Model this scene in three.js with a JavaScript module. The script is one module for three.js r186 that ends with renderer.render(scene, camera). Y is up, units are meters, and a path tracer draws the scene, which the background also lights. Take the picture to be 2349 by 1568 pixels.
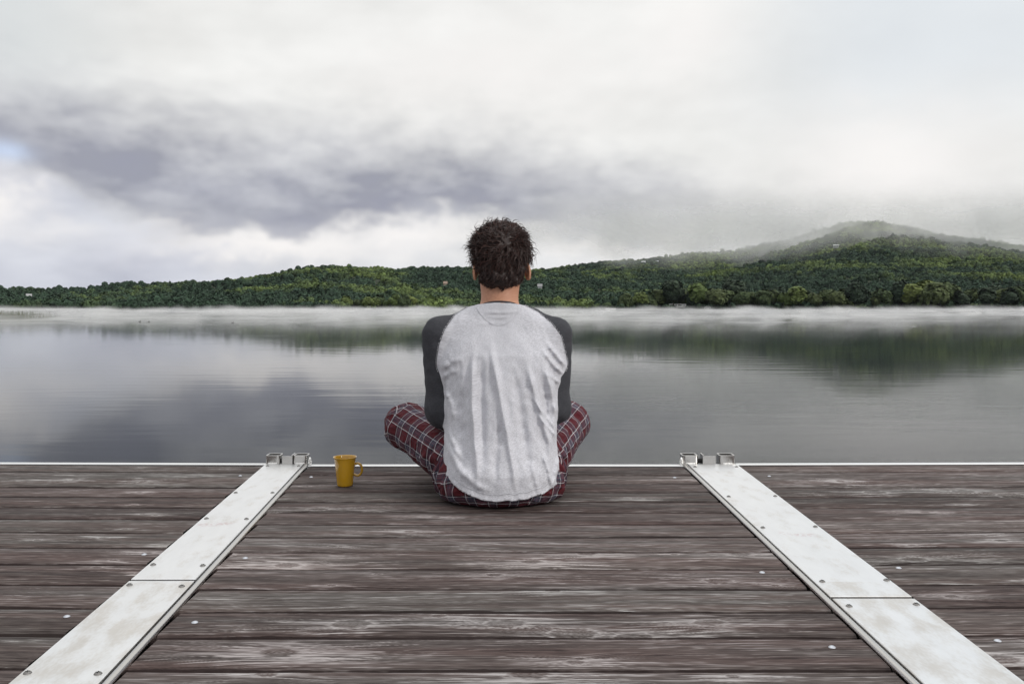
import * as THREE from 'three';
import { mergeGeometries } from 'three/addons/utils/BufferGeometryUtils.js';
import { RoundedBoxGeometry } from 'three/addons/geometries/RoundedBoxGeometry.js';
import { createNoise2D, createNoise3D } from 'simplex-noise';

// ---------------------------------------------------------------- helpers
const rng = (a) => () => { a = (a + 0x6d2b79f5) | 0; let t = Math.imul(a ^ (a >>> 15), 1 | a); t = (t + Math.imul(t ^ (t >>> 7), 61 | t)) ^ t; return ((t ^ (t >>> 14)) >>> 0) / 4294967296; };
const n2 = createNoise2D(rng(11)), n3 = createNoise3D(rng(12));
const { clamp, lerp, smoothstep } = THREE.MathUtils;
const V = (x, y, z) => new THREE.Vector3(x, y, z);
const D2R = Math.PI / 180;
const fbm2 = (x, y, o = 4) => { let s = 0, a = 0.5; for (let i = 0; i < o; i++, a *= 0.5, x = x * 2.03 + 17.1, y = y * 2.03 - 9.3) s += a * n2(x, y); return s; };
const curve = (pts, x) => {                     // smooth curve through [x, y] points
  if (x <= pts[0][0]) return pts[0][1];
  for (let i = 1; i < pts.length; i++) if (x <= pts[i][0]) { const [x0, y0] = pts[i - 1], [x1, y1] = pts[i], t = (x - x0) / (x1 - x0); return lerp(y0, y1, t * t * (3 - 2 * t)); }
  return pts[pts.length - 1][1];
};
const lin = (pts, x) => {
  if (x <= pts[0][0]) return pts[0][1];
  for (let i = 1; i < pts.length; i++) if (x <= pts[i][0]) return lerp(pts[i - 1][1], pts[i][1], (x - pts[i - 1][0]) / (pts[i][0] - pts[i - 1][0]));
  return pts[pts.length - 1][1];
};
const toSrgb = (x) => Math.round(255 * clamp(x <= 0.0031308 ? 12.92 * x : 1.055 * Math.pow(x, 1 / 2.4) - 0.055, 0, 1));

// ---------------------------------------------------------------- camera, sky, sun, exposure
const scene = new THREE.Scene();
const EYE = 0.6;                                 // eye height over the dock (the dock's top is y = 0)
const WATER = -0.8;
const camera = new THREE.PerspectiveCamera(2 * Math.atan(863 / 2017) / D2R, 2349 / 1726, 0.05, 8000);
camera.position.set(0, EYE, 0);
camera.setViewOffset(2349, 1726, 0, 158, 2349, 1568);   // level camera, lens shifted down
const renderer = new THREE.WebGLRenderer();
renderer.toneMapping = THREE.LinearToneMapping;
renderer.toneMappingExposure = 1.04;
renderer.shadowMap.enabled = true;

// overcast dawn sky: azimuth (degrees, 0 = straight ahead, right positive) and elevation
function skyColor(az, el, dir) {
  const nx = dir.x, ny = dir.y * 1.7, nz = dir.z;
  const w1 = n3(nx * 3 + 5, ny * 3, nz * 3), w2 = n3(nx * 3 - 9, ny * 3 + 4, nz * 3);
  const f = 0.6 * n3(nx * 4 + w1 * 0.3, ny * 5 + w2 * 0.3, nz * 4) + 0.3 * n3(nx * 9 + w2 * 0.4, ny * 10, nz * 9) + 0.13 * n3(nx * 20, ny * 21 + w1 * 0.4, nz * 20);
  const g = 0.55 * n3(nx * 16 + w2 * 0.5, ny * 17 + w1, nz * 16 + 31) + 0.3 * n3(nx * 34, ny * 36 + w2, nz * 34) + 0.16 * n3(nx * 75, ny * 60, nz * 75);
  const ahead = 1 - smoothstep(Math.abs(az), 42, 70), sa = dir.x * 9, sb = dir.z * 9, streak = 0.55 * n3(sa, el * 0.42, sb) + 0.32 * n3(sa * 2.1 + 4, el * 0.95, sb * 2.1) + 0.2 * n3(sa * 4.3, el * 2.1 + 7, sb * 4.3);
  const A = az + 1.5 * w1 + 0.8 * g, E = el + 0.8 * w2 + 0.9 * g;
  const c = [lerp(0.58, 0.82, ahead), lerp(0.585, 0.82, ahead), lerp(0.59, 0.805, ahead)];                              // bright, warm white upper deck
  for (let i = 0; i < 3; i++) c[i] += 0.075 * f + 0.02 * g + 0.03 * streak;
  const mixIn = (k, q) => { for (let i = 0; i < 3; i++) c[i] = lerp(c[i], k[i], clamp(q, 0, 1)); };
  mixIn([0.70, 0.75, 0.80], smoothstep(az, 10, 24) * smoothstep(el, 8, 15) * 0.7 * ahead);
  mixIn([0.60, 0.64, 0.66], smoothstep(-az, 21, 31) * smoothstep(el, 9, 15) * 0.65 * ahead);   // darker far left
  // lavender grey belly of the cloud: fades out upwards, ragged underneath
  const topE = lin([[-60, 12.5], [-32, 15.4], [-26, 15.2], [-20, 14.4], [-10, 13.6], [0, 13], [8, 11.2], [16, 8.6], [60, 11]], az), botE = lin([[-60, 6], [-32, 8.7], [-28, 8.0], [-24, 6.2], [-20.5, 4.3], [-17, 4.7], [-14, 3.8], [-12, 4.8], [-8.5, 5.5], [-6, 6.0], [-3, 5.6], [0, 5.1], [6, 4.4], [12, 4.0], [60, 5]], az);
  const soft = lin([[-30, 6.5], [-10, 8], [0, 7.5], [12, 5]], az), strength = lerp(0.55 + 0.45 * w1, lin([[-40, 0.85], [-30, 0.9], [-20, 1], [-8, 1], [-1, 1], [5, 0.9], [10, 0.72], [15, 0.35], [20, 0.05], [45, 0.1]], az), ahead);
  const lowE = el + (0.8 - 0.5 * smoothstep(-az, 22, 30)) * w2 + 0.9 * g, belly = smoothstep(topE - (el + 0.5 * w2 + 0.45 * streak + 0.5 * g), -0.3, soft) * smoothstep(lowE + 0.6 * streak - botE, -1.3, 1.0) * strength;
  const under = smoothstep(botE - lowE - 0.6 * streak, -0.9, 1.1), uA = lerp(0.5, lin([[-32, 0.9], [-20, 0.85], [-14, 0.5], [-4, 0.35], [4, 0.3], [12, 0.08]], az), ahead);
  mixIn([0.60 + 0.1 * f + 0.08 * streak, 0.62 + 0.1 * f + 0.08 * streak, 0.70 + 0.08 * f + 0.08 * streak], under * uA);
  mixIn([0.345 + 0.12 * f + 0.08 * g + 0.07 * streak, 0.356 + 0.12 * f + 0.08 * g + 0.07 * streak, 0.422 + 0.11 * f + 0.08 * g + 0.06 * streak], belly * 0.98);
  const rift = (a0, e0, wa, we, s) => mixIn([0.93, 0.905, 0.89], Math.exp(-Math.pow((A - a0) / wa, 2) - Math.pow((E + 0.3 * f - e0) / we, 2)) * s * ahead);
  rift(-16.0, 3.6, 6.2, 1.15, 1.0); rift(-12.3, 4.1, 1.6, 1.0, 0.6); rift(-7.8, 4.6, 3.4, 1.1, 0.9); rift(-3.5, 4.6, 4.2, 0.9, 0.75); rift(4.5, 3.9, 5, 0.8, 0.75); rift(-31, 6.3, 1.9, 1.5, 0.95); rift(-27.6, 4.9, 2.2, 0.8, 0.4); rift(-22.5, 5.2, 1.6, 0.7, 0.3);
  rift(23, 8.8, 7, 2.6, 0.75); rift(10.5, 17, 3.5, 3, 0.6); rift(-2, 14.5, 8, 3, 0.6);
  mixIn([0.6, 0.72, 0.95], Math.exp(-Math.pow((A + 31.2) / 1.4, 2) - Math.pow((el - 8.8) / 0.6, 2)) * 0.7 * ahead);   // a little blue showing through
  const high = 1 + 1.0 * smoothstep(el, 18, 75);               // an overcast sky is brightest overhead
  for (let i = 0; i < 3; i++) c[i] = Math.max(0.02, c[i] * high);
  return c;
}
{
  const W = 3072, H = 1536, data = new Float32Array(W * H * 4), d = V(0, 0, 0);
  const rowsDone = new Float32Array(4);
  for (let row = 0; row < H; row++) {
    const el = ((row + 0.5) / H - 0.5) * 180;
    if (el < -1) { for (let k = 0; k < W; k++) data.set([0.3, 0.31, 0.33, 1], (row * W + k) * 4); continue; }
    const coarse = el > 32 ? 8 : 1;
    for (let col = 0; col < W; col += 1) {
      const o = (row * W + col) * 4;
      const round = ((col + 0.5) / W - 0.5) * 2 * Math.PI, y = Math.sin(el * D2R), cx = Math.cos(el * D2R);
      d.set(Math.cos(round) * cx, y, Math.sin(round) * cx);
      let az = Math.atan2(d.x, -d.z) / D2R;
      if (coarse > 1 && (col % coarse || 0)) { data.copyWithin(o, o - 4, o); continue; }
      if (Math.abs(az) > 60 && col % 4) { data.copyWithin(o, o - 4, o); continue; }
      const c = skyColor(az, el, d);
      data[o] = c[0]; data[o + 1] = c[1]; data[o + 2] = c[2]; data[o + 3] = 1;
    }
  }
  const t = new THREE.DataTexture(data, W, H, THREE.RGBAFormat, THREE.FloatType);
  t.mapping = THREE.EquirectangularReflectionMapping; t.magFilter = THREE.LinearFilter; t.needsUpdate = true;
  scene.background = t; scene.environment = t;
}
const sun = new THREE.DirectionalLight(new THREE.Color(1.0, 0.96, 0.9), 1.5);
sun.position.set(14, 10, 6); sun.target.position.set(0, 0, -2.5);
sun.castShadow = true; sun.shadow.radius = 20;
Object.assign(sun.shadow.camera, { left: -6, right: 6, top: 6, bottom: -6, near: 1, far: 60 });
scene.add(sun, sun.target);

// ---------------------------------------------------------------- scene bookkeeping
const taken = {};
const numbered = (name) => { const k = taken[name] = (taken[name] ?? -1) + 1; return k ? `${name}_${String(k).padStart(3, '0')}` : name; };
function tag(o, label, category, group, kind) {
  if (label) o.userData.label = label;
  if (category) o.userData.category = category;
  if (group) o.userData.group = group;
  if (kind) o.userData.kind = kind;
  return o;
}
function thing(name, label, category, [x, y, z] = [0, 0, 0], turn = 0, group) {
  const o = new THREE.Group(); o.name = numbered(name); o.position.set(x, y, z); o.rotation.y = turn; scene.add(o);
  return tag(o, label, category, group);
}
function part(name, geometry, material, parent = scene) {
  const m = new THREE.Mesh(geometry, material); m.name = parent === scene ? numbered(name) : name; m.castShadow = m.receiveShadow = true; parent.add(m); return m;
}
function geo(positions, indices, normals, uvs, colors, cs = 3) {
  const g = new THREE.BufferGeometry();
  g.setAttribute('position', new THREE.Float32BufferAttribute(positions, 3));
  if (uvs) g.setAttribute('uv', new THREE.Float32BufferAttribute(uvs, 2));
  if (colors) g.setAttribute('color', new THREE.Float32BufferAttribute(colors, cs));
  if (indices) g.setIndex(new THREE.BufferAttribute(new Uint32Array(indices), 1));
  if (normals) g.setAttribute('normal', new THREE.Float32BufferAttribute(normals, 3)); else g.computeVertexNormals();
  return g;
}
function tex(W, H, fill, srgb, repeat = true) {           // fill(i, j, put) writes linear values
  const data = new Uint8Array(W * H * 4);
  for (let j = 0; j < H; j++) for (let i = 0; i < W; i++) {
    const c = fill(i, j), o = (j * W + i) * 4;
    if (typeof c === 'number') data[o] = data[o + 1] = data[o + 2] = Math.round(255 * clamp(c, 0, 1));
    else for (let k = 0; k < 3; k++) data[o + k] = srgb ? toSrgb(c[k]) : Math.round(255 * clamp(c[k], 0, 1));
    data[o + 3] = 255;
  }
  const t = new THREE.DataTexture(data, W, H, THREE.RGBAFormat);
  t.magFilter = THREE.LinearFilter; t.minFilter = THREE.LinearMipmapLinearFilter; t.generateMipmaps = true;
  if (repeat) t.wrapS = t.wrapT = THREE.RepeatWrapping;
  if (srgb) t.colorSpace = THREE.SRGBColorSpace;
  t.needsUpdate = true;
  return t;
}
// noise that repeats over a tile: u, v in 0..1, f whole cycles
const tileNoise = (u, v, f, g, k = 0) => {
  const a = u * 2 * Math.PI, b = v * 2 * Math.PI, r1 = f / (2 * Math.PI), r2 = g / (2 * Math.PI);
  return n3(Math.cos(a) * r1 + k * 7.7 + Math.cos(b) * r2 * 0.73, Math.sin(a) * r1 + Math.sin(b) * r2 * 0.61, Math.sin(b + 1) * r2 * 0.8 - k * 3.1 + Math.cos(b) * r2 * 0.5);
};
const std = (o) => new THREE.MeshStandardMaterial(o);
const phys = (o) => new THREE.MeshPhysicalMaterial(o);
const rgb = (r, g, b) => new THREE.Color().setRGB(r, g, b);

// signed distance fields -> mesh (surface nets)
function polygonize(sdf, lo, hi, cell) {
  const nx = Math.ceil((hi[0] - lo[0]) / cell) + 1, ny = Math.ceil((hi[1] - lo[1]) / cell) + 1, nz = Math.ceil((hi[2] - lo[2]) / cell) + 1;
  const f = new Float32Array(nx * ny * nz), at = (i, j, k) => (k * ny + j) * nx + i;
  for (let k = 0; k < nz; k++) for (let j = 0; j < ny; j++) for (let i = 0; i < nx; i++) f[at(i, j, k)] = sdf(lo[0] + i * cell, lo[1] + j * cell, lo[2] + k * cell);
  const id = new Int32Array(nx * ny * nz).fill(-1), pos = [], idx = [];
  for (let k = 0; k < nz - 1; k++) for (let j = 0; j < ny - 1; j++) for (let i = 0; i < nx - 1; i++) {
    let m = 0, n = 0, x = 0, y = 0, z = 0; const v = [];
    for (let q = 0; q < 8; q++) { v[q] = f[at(i + (q & 1), j + ((q >> 1) & 1), k + (q >> 2))]; if (v[q] < 0) m |= 1 << q; }
    if (m === 0 || m === 255) continue;
    for (let a = 0; a < 8; a++) for (const b of [a | 1, a | 2, a | 4]) {
      if (b === a || (v[a] < 0) === (v[b] < 0)) continue;
      const t = v[a] / (v[a] - v[b]);
      x += (a & 1) + t * ((b & 1) - (a & 1)); y += ((a >> 1) & 1) + t * (((b >> 1) & 1) - ((a >> 1) & 1)); z += (a >> 2) + t * ((b >> 2) - (a >> 2)); n++;
    }
    id[at(i, j, k)] = pos.length / 3;
    pos.push(lo[0] + (i + x / n) * cell, lo[1] + (j + y / n) * cell, lo[2] + (k + z / n) * cell);
  }
  const quad = (a, b, c, d, flip) => { if (a < 0 || b < 0 || c < 0 || d < 0) return; if (flip) idx.push(a, c, b, a, d, c); else idx.push(a, b, c, a, c, d); };
  for (let k = 1; k < nz - 1; k++) for (let j = 1; j < ny - 1; j++) for (let i = 1; i < nx - 1; i++) {
    const s = f[at(i, j, k)] < 0;
    if (s !== f[at(i + 1, j, k)] < 0) quad(id[at(i, j - 1, k - 1)], id[at(i, j, k - 1)], id[at(i, j, k)], id[at(i, j - 1, k)], !s);
    if (s !== f[at(i, j + 1, k)] < 0) quad(id[at(i - 1, j, k - 1)], id[at(i - 1, j, k)], id[at(i, j, k)], id[at(i, j, k - 1)], !s);
    if (s !== f[at(i, j, k + 1)] < 0) quad(id[at(i - 1, j - 1, k)], id[at(i, j - 1, k)], id[at(i, j, k)], id[at(i - 1, j, k)], !s);
  }
  const nor = [], e = cell * 0.4;
  for (let p = 0; p < pos.length; p += 3) {
    const [x, y, z] = [pos[p], pos[p + 1], pos[p + 2]];
    let a = sdf(x + e, y, z) - sdf(x - e, y, z), b = sdf(x, y + e, z) - sdf(x, y - e, z), c = sdf(x, y, z + e) - sdf(x, y, z - e);
    const l = Math.hypot(a, b, c) || 1; nor.push(a / l, b / l, c / l);
  }
  return { pos, idx, nor };
}
const smin = (a, b, k) => { const h = Math.max(k - Math.abs(a - b), 0) / k; return Math.min(a, b) - h * h * k * 0.25; };
function cone(a, b, ra, rb) {                               // tapered capsule
  const ax = a[0], ay = a[1], az = a[2], dx = b[0] - ax, dy = b[1] - ay, dz = b[2] - az, dd = dx * dx + dy * dy + dz * dz;
  return (x, y, z) => { const t = clamp(((x - ax) * dx + (y - ay) * dy + (z - az) * dz) / dd, 0, 1); return Math.hypot(x - ax - t * dx, y - ay - t * dy, z - az - t * dz) - ra - (rb - ra) * t; };
}
const ball = (cx, cy, cz, rx, ry, rz) => (x, y, z) => { const a = (x - cx) / rx, b = (y - cy) / ry, c = (z - cz) / rz, k = Math.sqrt(a * a + b * b + c * c), g = Math.hypot(a / rx, b / ry, c / rz); return g > 1e-6 ? k * (k - 1) / g : -Math.min(rx, ry, rz); };

// ================================================================ lake
{
  // ripples: 24 m tile, crests lying across the view with long swells between
  const waves = []; const r = rng(77);
  for (let i = 0; i < 70; i++) { const ang = (r() - 0.5) * 1.5, k = Math.round(24 / (0.16 * Math.pow(9, r()))); waves.push([Math.round(Math.sin(ang) * k * 0.55), Math.round(Math.cos(ang) * k), r() * 6.28, Math.pow(24 / k, 1.05) * (0.6 + 0.8 * r())]); }
  const N = 1024, h = new Float32Array(N * N); let lo = 1e9, hi = -1e9;
  for (let j = 0; j < N; j++) for (let i = 0; i < N; i++) {
    const u = i / N, v = j / N; let s = 0;
    for (const [a, b, p, m] of waves) s += m * Math.sin(2 * Math.PI * (a * u + b * v) + p);
    s *= 0.45 + 0.55 * smoothstep(tileNoise(u, v, 5, 7, 3), -0.5, 0.6);
    h[j * N + i] = s; lo = Math.min(lo, s); hi = Math.max(hi, s);
  }
  const bump = tex(N, N, (i, j) => (h[j * N + i] - lo) / (hi - lo));
  bump.repeat.set(1 / 24, 1 / 24);
  const g = new THREE.PlaneGeometry(7000, 6400).rotateX(-Math.PI / 2).translate(0, WATER, -300);
  const p = g.attributes.position, uv = g.attributes.uv;
  for (let i = 0; i < p.count; i++) uv.setXY(i, p.getX(i), p.getZ(i));
  const m = phys({ color: rgb(0.016, 0.019, 0.021), roughness: 0.05, ior: 1.11, bumpMap: bump, bumpScale: 0.0019 });
  tag(part('lake_water', g, m), 'calm grey lake with soft ripples and hill reflections', 'lake', null, 'structure');
}

// ================================================================ far shore and hills
// each hill is a ridge: [azimuth tangent * 2017, height of its tree tops in the same measure], its distance, and where its slope begins
const ridgeA = [[-2600, 40], [-1700, 50], [-1174, 47], [-1074, 49], [-974, 51], [-874, 57], [-774, 59], [-694, 66], [-614, 79], [-534, 88], [-474, 98], [-374, 101], [-304, 96], [-224, 97], [-174, 99], [-104, 101], [-40, 101], [50, 97], [126, 88], [226, 74], [426, 56], [626, 46], [1174, 40], [2600, 40]];
const ridgeB = [[-2600, 5], [-400, 10], [-100, 60], [50, 84], [126, 96], [226, 108], [326, 116], [426, 122], [526, 130], [626, 148], [676, 165], [726, 176], [776, 192], [826, 195], [876, 190], [926, 184], [1026, 168], [1126, 154], [1174, 148], [1500, 130], [2600, 70]];
const RA = 1000, RB = 1650, SHORE = 560, TREE = 8;
const shoreAt = (k) => SHORE + 26 * n2(k * 0.0035, 4.2) + 8 * n2(k * 0.02, 1.2);
function ground(x, z) {
  const r = Math.hypot(x, z), k = Math.atan2(x, -z), t = Math.tan(clamp(k, -1.1, 1.1)) * 2017, c = Math.cos(clamp(k, -1.1, 1.1));
  const sh = shoreAt(t), up = (d) => d < 0 ? Math.max(-2.5, d * 0.06) : Math.min(1.4, d * 0.09);
  const hA = lin(ridgeA, t) / 2017 * RA * c + EYE - TREE, hB = lin(ridgeB, t) / 2017 * RB * c + EYE - TREE - 1;
  const slope = (r0, R, h) => { const q = (r - r0) / (R - r0); return q <= 0 ? 0 : q < 1 ? h * Math.pow(q, 1.08) * (1 - 0.07 * Math.sin(q * 9 + t * 0.004)) : h * (1 - Math.min(0.6, (q - 1) * 0.5)); };
  const bump = 5 * n2(x * 0.006, z * 0.006) + 2.2 * n2(x * 0.02, z * 0.02);
  const qa = clamp((r - sh - 30) / 250, 0, 1), rise = Math.max(slope(sh + 20, RA, hA), slope(760, RB, hB));
  return WATER + up(r - sh) + rise + bump * qa * 0.8;
}
{
  const NA = 280, NR = 90, pos = [], idx = [], uv = [];
  for (let i = 0; i <= NA; i++) for (let j = 0; j <= NR; j++) {
    const az = (i / NA - 0.5) * 2 * 52 * D2R, r = 470 * Math.pow(2600 / 470, j / NR), x = Math.sin(az) * r, z = -Math.cos(az) * r;
    pos.push(x, ground(x, z), z); uv.push(x / 40, z / 40);
    if (i < NA && j < NR) { const a = i * (NR + 1) + j, b = a + NR + 1; idx.push(a, a + 1, b, b, a + 1, b + 1); }
  }
  const dirt = tex(256, 256, (i, j) => { const n = tileNoise(i / 256, j / 256, 8, 8, 1) * 0.5 + tileNoise(i / 256, j / 256, 31, 31, 2) * 0.5; return [0.03 + 0.012 * n, 0.04 + 0.015 * n, 0.02 + 0.008 * n]; }, true);
  const g = geo(pos, idx, null, uv);
  tag(part('hills', g, std({ map: dirt, roughness: 1 })), 'wooded hills rising behind the far shore of the lake', 'hills', null, 'structure');
}

// crown: an uneven core hung with leaf sprays, unit size (radius about 1, base at y = 0)
function crown(seed, { leaves = 190, leaf = 0.25, tall = 1.25, lobes = 6, conifer = false, core = 2, lobe = 1 }) {
  const r = rng(seed), L = [], pos = [], nor = [], idx = [], col = [];
  for (let i = 0; i < lobes; i++) { const a = r() * 6.28, y = 0.35 + 0.65 * r(); const far = (0.42 + (1 - lobe) * 0.5 * r()) * (1.25 - y * 0.6); L.push([Math.cos(a) * far, y * tall, Math.sin(a) * far, (0.38 + 0.24 * r()) * lobe]); }
  L.push([0, tall * 0.6, 0, 0.55]);
  const sdf = conifer
    ? (x, y, z) => (Math.hypot(x, z) - 0.62 * Math.max(0, 1 - y / (tall * 1.75)) * (0.8 + 0.2 * Math.sin(y * 14))) * 0.8
    : (x, y, z) => { let d = 9; for (const [a, b, c, q] of L) d = smin(d, Math.hypot(x - a, (y - b) * 0.95, z - c) - q, 0.12); return d; };
  const top = conifer ? tall * 1.75 : tall + 0.6, cy = top * 0.48;
  const hit = (dx, dy, dz) => { let t = 1.7 * Math.max(1, top * 0.6); for (let i = 0; i < 40; i++) { const d = sdf(dx * t, cy + dy * t, dz * t); if (d < 0.01) break; t -= Math.max(0.012, d * 0.7); if (t < 0.05) break; } return t; };
  const ico = new THREE.IcosahedronGeometry(1, core), ip = ico.attributes.position, v = V(0, 0, 0), q = V(0, 0, 0);
  const base = [];
  for (let i = 0; i < ip.count; i++) { v.fromBufferAttribute(ip, i).normalize(); const t = hit(v.x, v.y, v.z) * 0.8; base.push(v.x * t, Math.max(0.02, cy + v.y * t), v.z * t); }
  for (let i = 0; i < base.length; i += 9) { const b = pos.length / 3; for (let k = 0; k < 9; k++) pos.push(base[i + k]); const e1 = V(base[i + 3] - base[i], base[i + 4] - base[i + 1], base[i + 5] - base[i + 2]), e2 = V(base[i + 6] - base[i], base[i + 7] - base[i + 1], base[i + 8] - base[i + 2]); e1.cross(e2).normalize(); for (let k = 0; k < 3; k++) { nor.push(e1.x, e1.y, e1.z); const s = 0.72; col.push(s, s, s); } idx.push(b, b + 1, b + 2); }
  for (let i = 0; i < leaves; i++) {
    const y = 1 - 2 * (i + 0.5) / leaves, a = i * 2.39996 + r(), s = Math.sqrt(1 - y * y); v.set(s * Math.cos(a), y, s * Math.sin(a));
    const t = hit(v.x, v.y, v.z) * (0.8 + 0.26 * r()), c = V(v.x * t, Math.max(0.04, cy + v.y * t), v.z * t);
    q.set(v.x + (r() - 0.5) * 1.3, v.y + 0.35 + (r() - 0.5) * 1.2, v.z + (r() - 0.5) * 1.3).normalize();
    const e = V(r() - 0.5, r() - 0.5, r() - 0.5).cross(q).normalize(), g = q.clone().cross(e), w = leaf * (0.6 + 0.8 * r()), b = pos.length / 3, tone = 0.75 + 0.5 * r();
    for (const [m, n, o] of [[-1, -0.5, 0], [0.1, -0.8, 0.25], [1, 0.2, 0], [0.3, 0.9, -0.2], [-0.7, 0.7, 0.1]]) { pos.push(c.x + (e.x * m + g.x * n + q.x * o) * w, c.y + (e.y * m + g.y * n + q.y * o) * w, c.z + (e.z * m + g.z * n + q.z * o) * w); nor.push(q.x, q.y, q.z); col.push(tone, tone, tone); }
    idx.push(b, b + 1, b + 2, b, b + 2, b + 3, b, b + 3, b + 4);
  }
  return geo(pos, idx, nor, null, col);
}
const leafM = std({ vertexColors: true, roughness: 0.85, color: rgb(1, 1, 1) });

// houses among the trees: [t, tree-top-measure height, distance guess, ...]; a sight gap is kept clear before each
const houses = [];
function siteFor(t, e) {                           // walk out along a bearing until the ground reaches that elevation
  const k = Math.atan(t / 2017), c = Math.cos(k);
  for (let r = SHORE + 6; r < 2400; r += 2) { const x = Math.sin(k) * r, z = -Math.cos(k) * r; if ((ground(x, z) - EYE) / r / c * 2017 >= e) return [x, ground(x, z), z, r]; }
  return [Math.sin(k) * 900, 10, -Math.cos(k) * 900, 900];
}
const sites = [
  { t: -1109, e: 12, w: 3.2, label: 'small pale roofed house in the dark trees at far left', roof: [0.4, 0.4, 0.41], wall: [0.5, 0.5, 0.5] },
  { t: -153, e: 43, w: 3, label: 'tan roofed house on the wooded slope left of the man', roof: [0.3, 0.22, 0.17], wall: [0.35, 0.28, 0.22] },
  { t: 64, e: 36, w: 3.4, label: 'white house among dark trees just right of the man', roof: [0.3, 0.3, 0.31], wall: [0.4, 0.41, 0.43] },
  { t: 304, e: 100, w: 10, label: 'long white building high on the misty slope, left one of two', roof: [0.78, 0.8, 0.82], wall: [0.72, 0.74, 0.76], low: true },
  { t: 331, e: 101, w: 8, label: 'white building high on the misty slope, right one of two', roof: [0.6, 0.64, 0.68], wall: [0.6, 0.63, 0.66], low: true },
  { t: 749, e: 136, w: 14, label: 'long pale building on the right mountain below the cloud', roof: [0.5, 0.53, 0.5], wall: [0.45, 0.47, 0.46], low: true },
];
for (const s of sites) s.at = siteFor(s.t, s.e);
const inGap = (x, z, h) => sites.some((s) => { const [sx, , sz, sr] = s.at, r = Math.hypot(x, z); if (r > sr + 7 || r < sr - 7) return false; const side = Math.abs((x * sz - z * sx) / sr); return side < s.w * 0.5 + 1.2 && ground(x, z) + h > s.at[1] + (r - sr) * 0.0 + 0.4; });

// forest: crowns of several shapes scattered over the slopes
const shoreTreesT = [];
{
  const forest = thing('hillside_forest', 'dense green forest covering the far hills', 'forest'); forest.userData.kind = 'stuff';
  const r = rng(5), lists = [[], [], [], [], [], []];
  const shapes = [crown(101, {}), crown(102, { tall: 1.45, lobes: 7 }), crown(103, { tall: 1.05, lobes: 5 }), crown(104, { tall: 1.3, lobes: 8, leaf: 0.24 }), crown(105, { conifer: true, tall: 1.35, leaves: 110 }), crown(106, { tall: 1.6, lobes: 6 })];
  const put = (x, z, scaleUp = 1, bright = 0) => {
    const rr = Math.hypot(x, z), t = Math.tan(Math.atan2(x, -z)) * 2017, y = ground(x, z);
    const pine = r() < 0.1 + 0.1 * n2(x * 0.01, z * 0.01), rad = (2.0 + 1.9 * r() * r()) * scaleUp * (rr > 1150 ? 1.25 : 1), kind = pine ? 4 : [0, 1, 2, 3, 5][Math.floor(r() * 5)];
    if (inGap(x, z, rad * (pine ? 2.3 : 1.8))) return;
    const patch = n2(x * 0.006 + 3, z * 0.006) * 0.75 + n2(x * 0.022, z * 0.022 + 8) * 0.4;
    // colour of the leaves: deep green to yellower broadleaf, with sunlit patches painted lighter
    const yl = clamp(smoothstep(patch + bright + 0.12 * (r() - 0.5) * 2, -0.28, 1.0), 0, 1) * (pine ? 0.15 : 1);
    const c = [lerp(0.030, 0.165, yl), lerp(0.062, 0.225, yl), lerp(0.034, 0.06, yl)], k = 0.8 + 0.4 * r();
    lists[kind].push([x, y - rad * 0.25, z, rad, rad * (0.85 + 0.4 * r()), r() * 6.28, c[0] * k, c[1] * k, c[2] * k]);
  };
  for (let tries = 0; tries < 100000; tries++) {
    const az = (r() - 0.5) * 2 * 40 * D2R, q = r(), rr = Math.sqrt(lerp(565 * 565, 1900 * 1900, q)), x = Math.sin(az) * rr, z = -Math.cos(az) * rr, t = Math.tan(az) * 2017, sh = shoreAt(t);
    if (rr < sh + 7) continue;
    const lift = lin(ridgeA, t) / RA * 2017, far = rr > 1060;
    if (far && t < -330) continue;                            // hidden behind the near ridge
    if (far && rr < 1000 + 0.3 * 400 && r() < 0.2) continue;
    if (t > 230 && rr < sh + 40 && r() < 0.5) continue;
    const bright = (t > 180 && rr < 980 ? -0.5 : 0) + (t > 100 && rr > 1250 ? 0.22 : 0) + (t > 760 && t < 900 && rr > 1450 ? 0.6 : 0) + (t < -650 ? -0.35 : 0) + (t > -560 && t < -250 && rr > 800 ? 0.15 : 0);  // upper right slopes lightened as patches of sunlight, by leaf colour alone
    put(x, z, 1, bright);
  }
  for (let i = 0; i < 900; i++) { const az = (r() - 0.5) * 2 * 40 * D2R, t = Math.tan(az) * 2017, rr = shoreAt(t) + 5 + 14 * r(); put(Math.sin(az) * rr, -Math.cos(az) * rr, t > 220 ? 0.55 : 0.8, t < -400 ? -0.4 : t > 220 ? -0.1 : 0); }
  const o = new THREE.Object3D(), c = new THREE.Color();
  shapes.forEach((g, k) => {
    const m = new THREE.InstancedMesh(g, leafM, lists[k].length); m.name = 'tree_crowns'; m.userData.kind = 'stuff';
    lists[k].forEach((a, i) => { o.position.set(a[0], a[1], a[2]); o.rotation.set(0, a[5], 0); o.scale.set(a[3], a[4], a[3]); o.updateMatrix(); m.setMatrixAt(i, o.matrix); m.setColorAt(i, c.setRGB(a[6], a[7], a[8])); });
    m.castShadow = m.receiveShadow = true; forest.add(m);
  });
}

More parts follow.
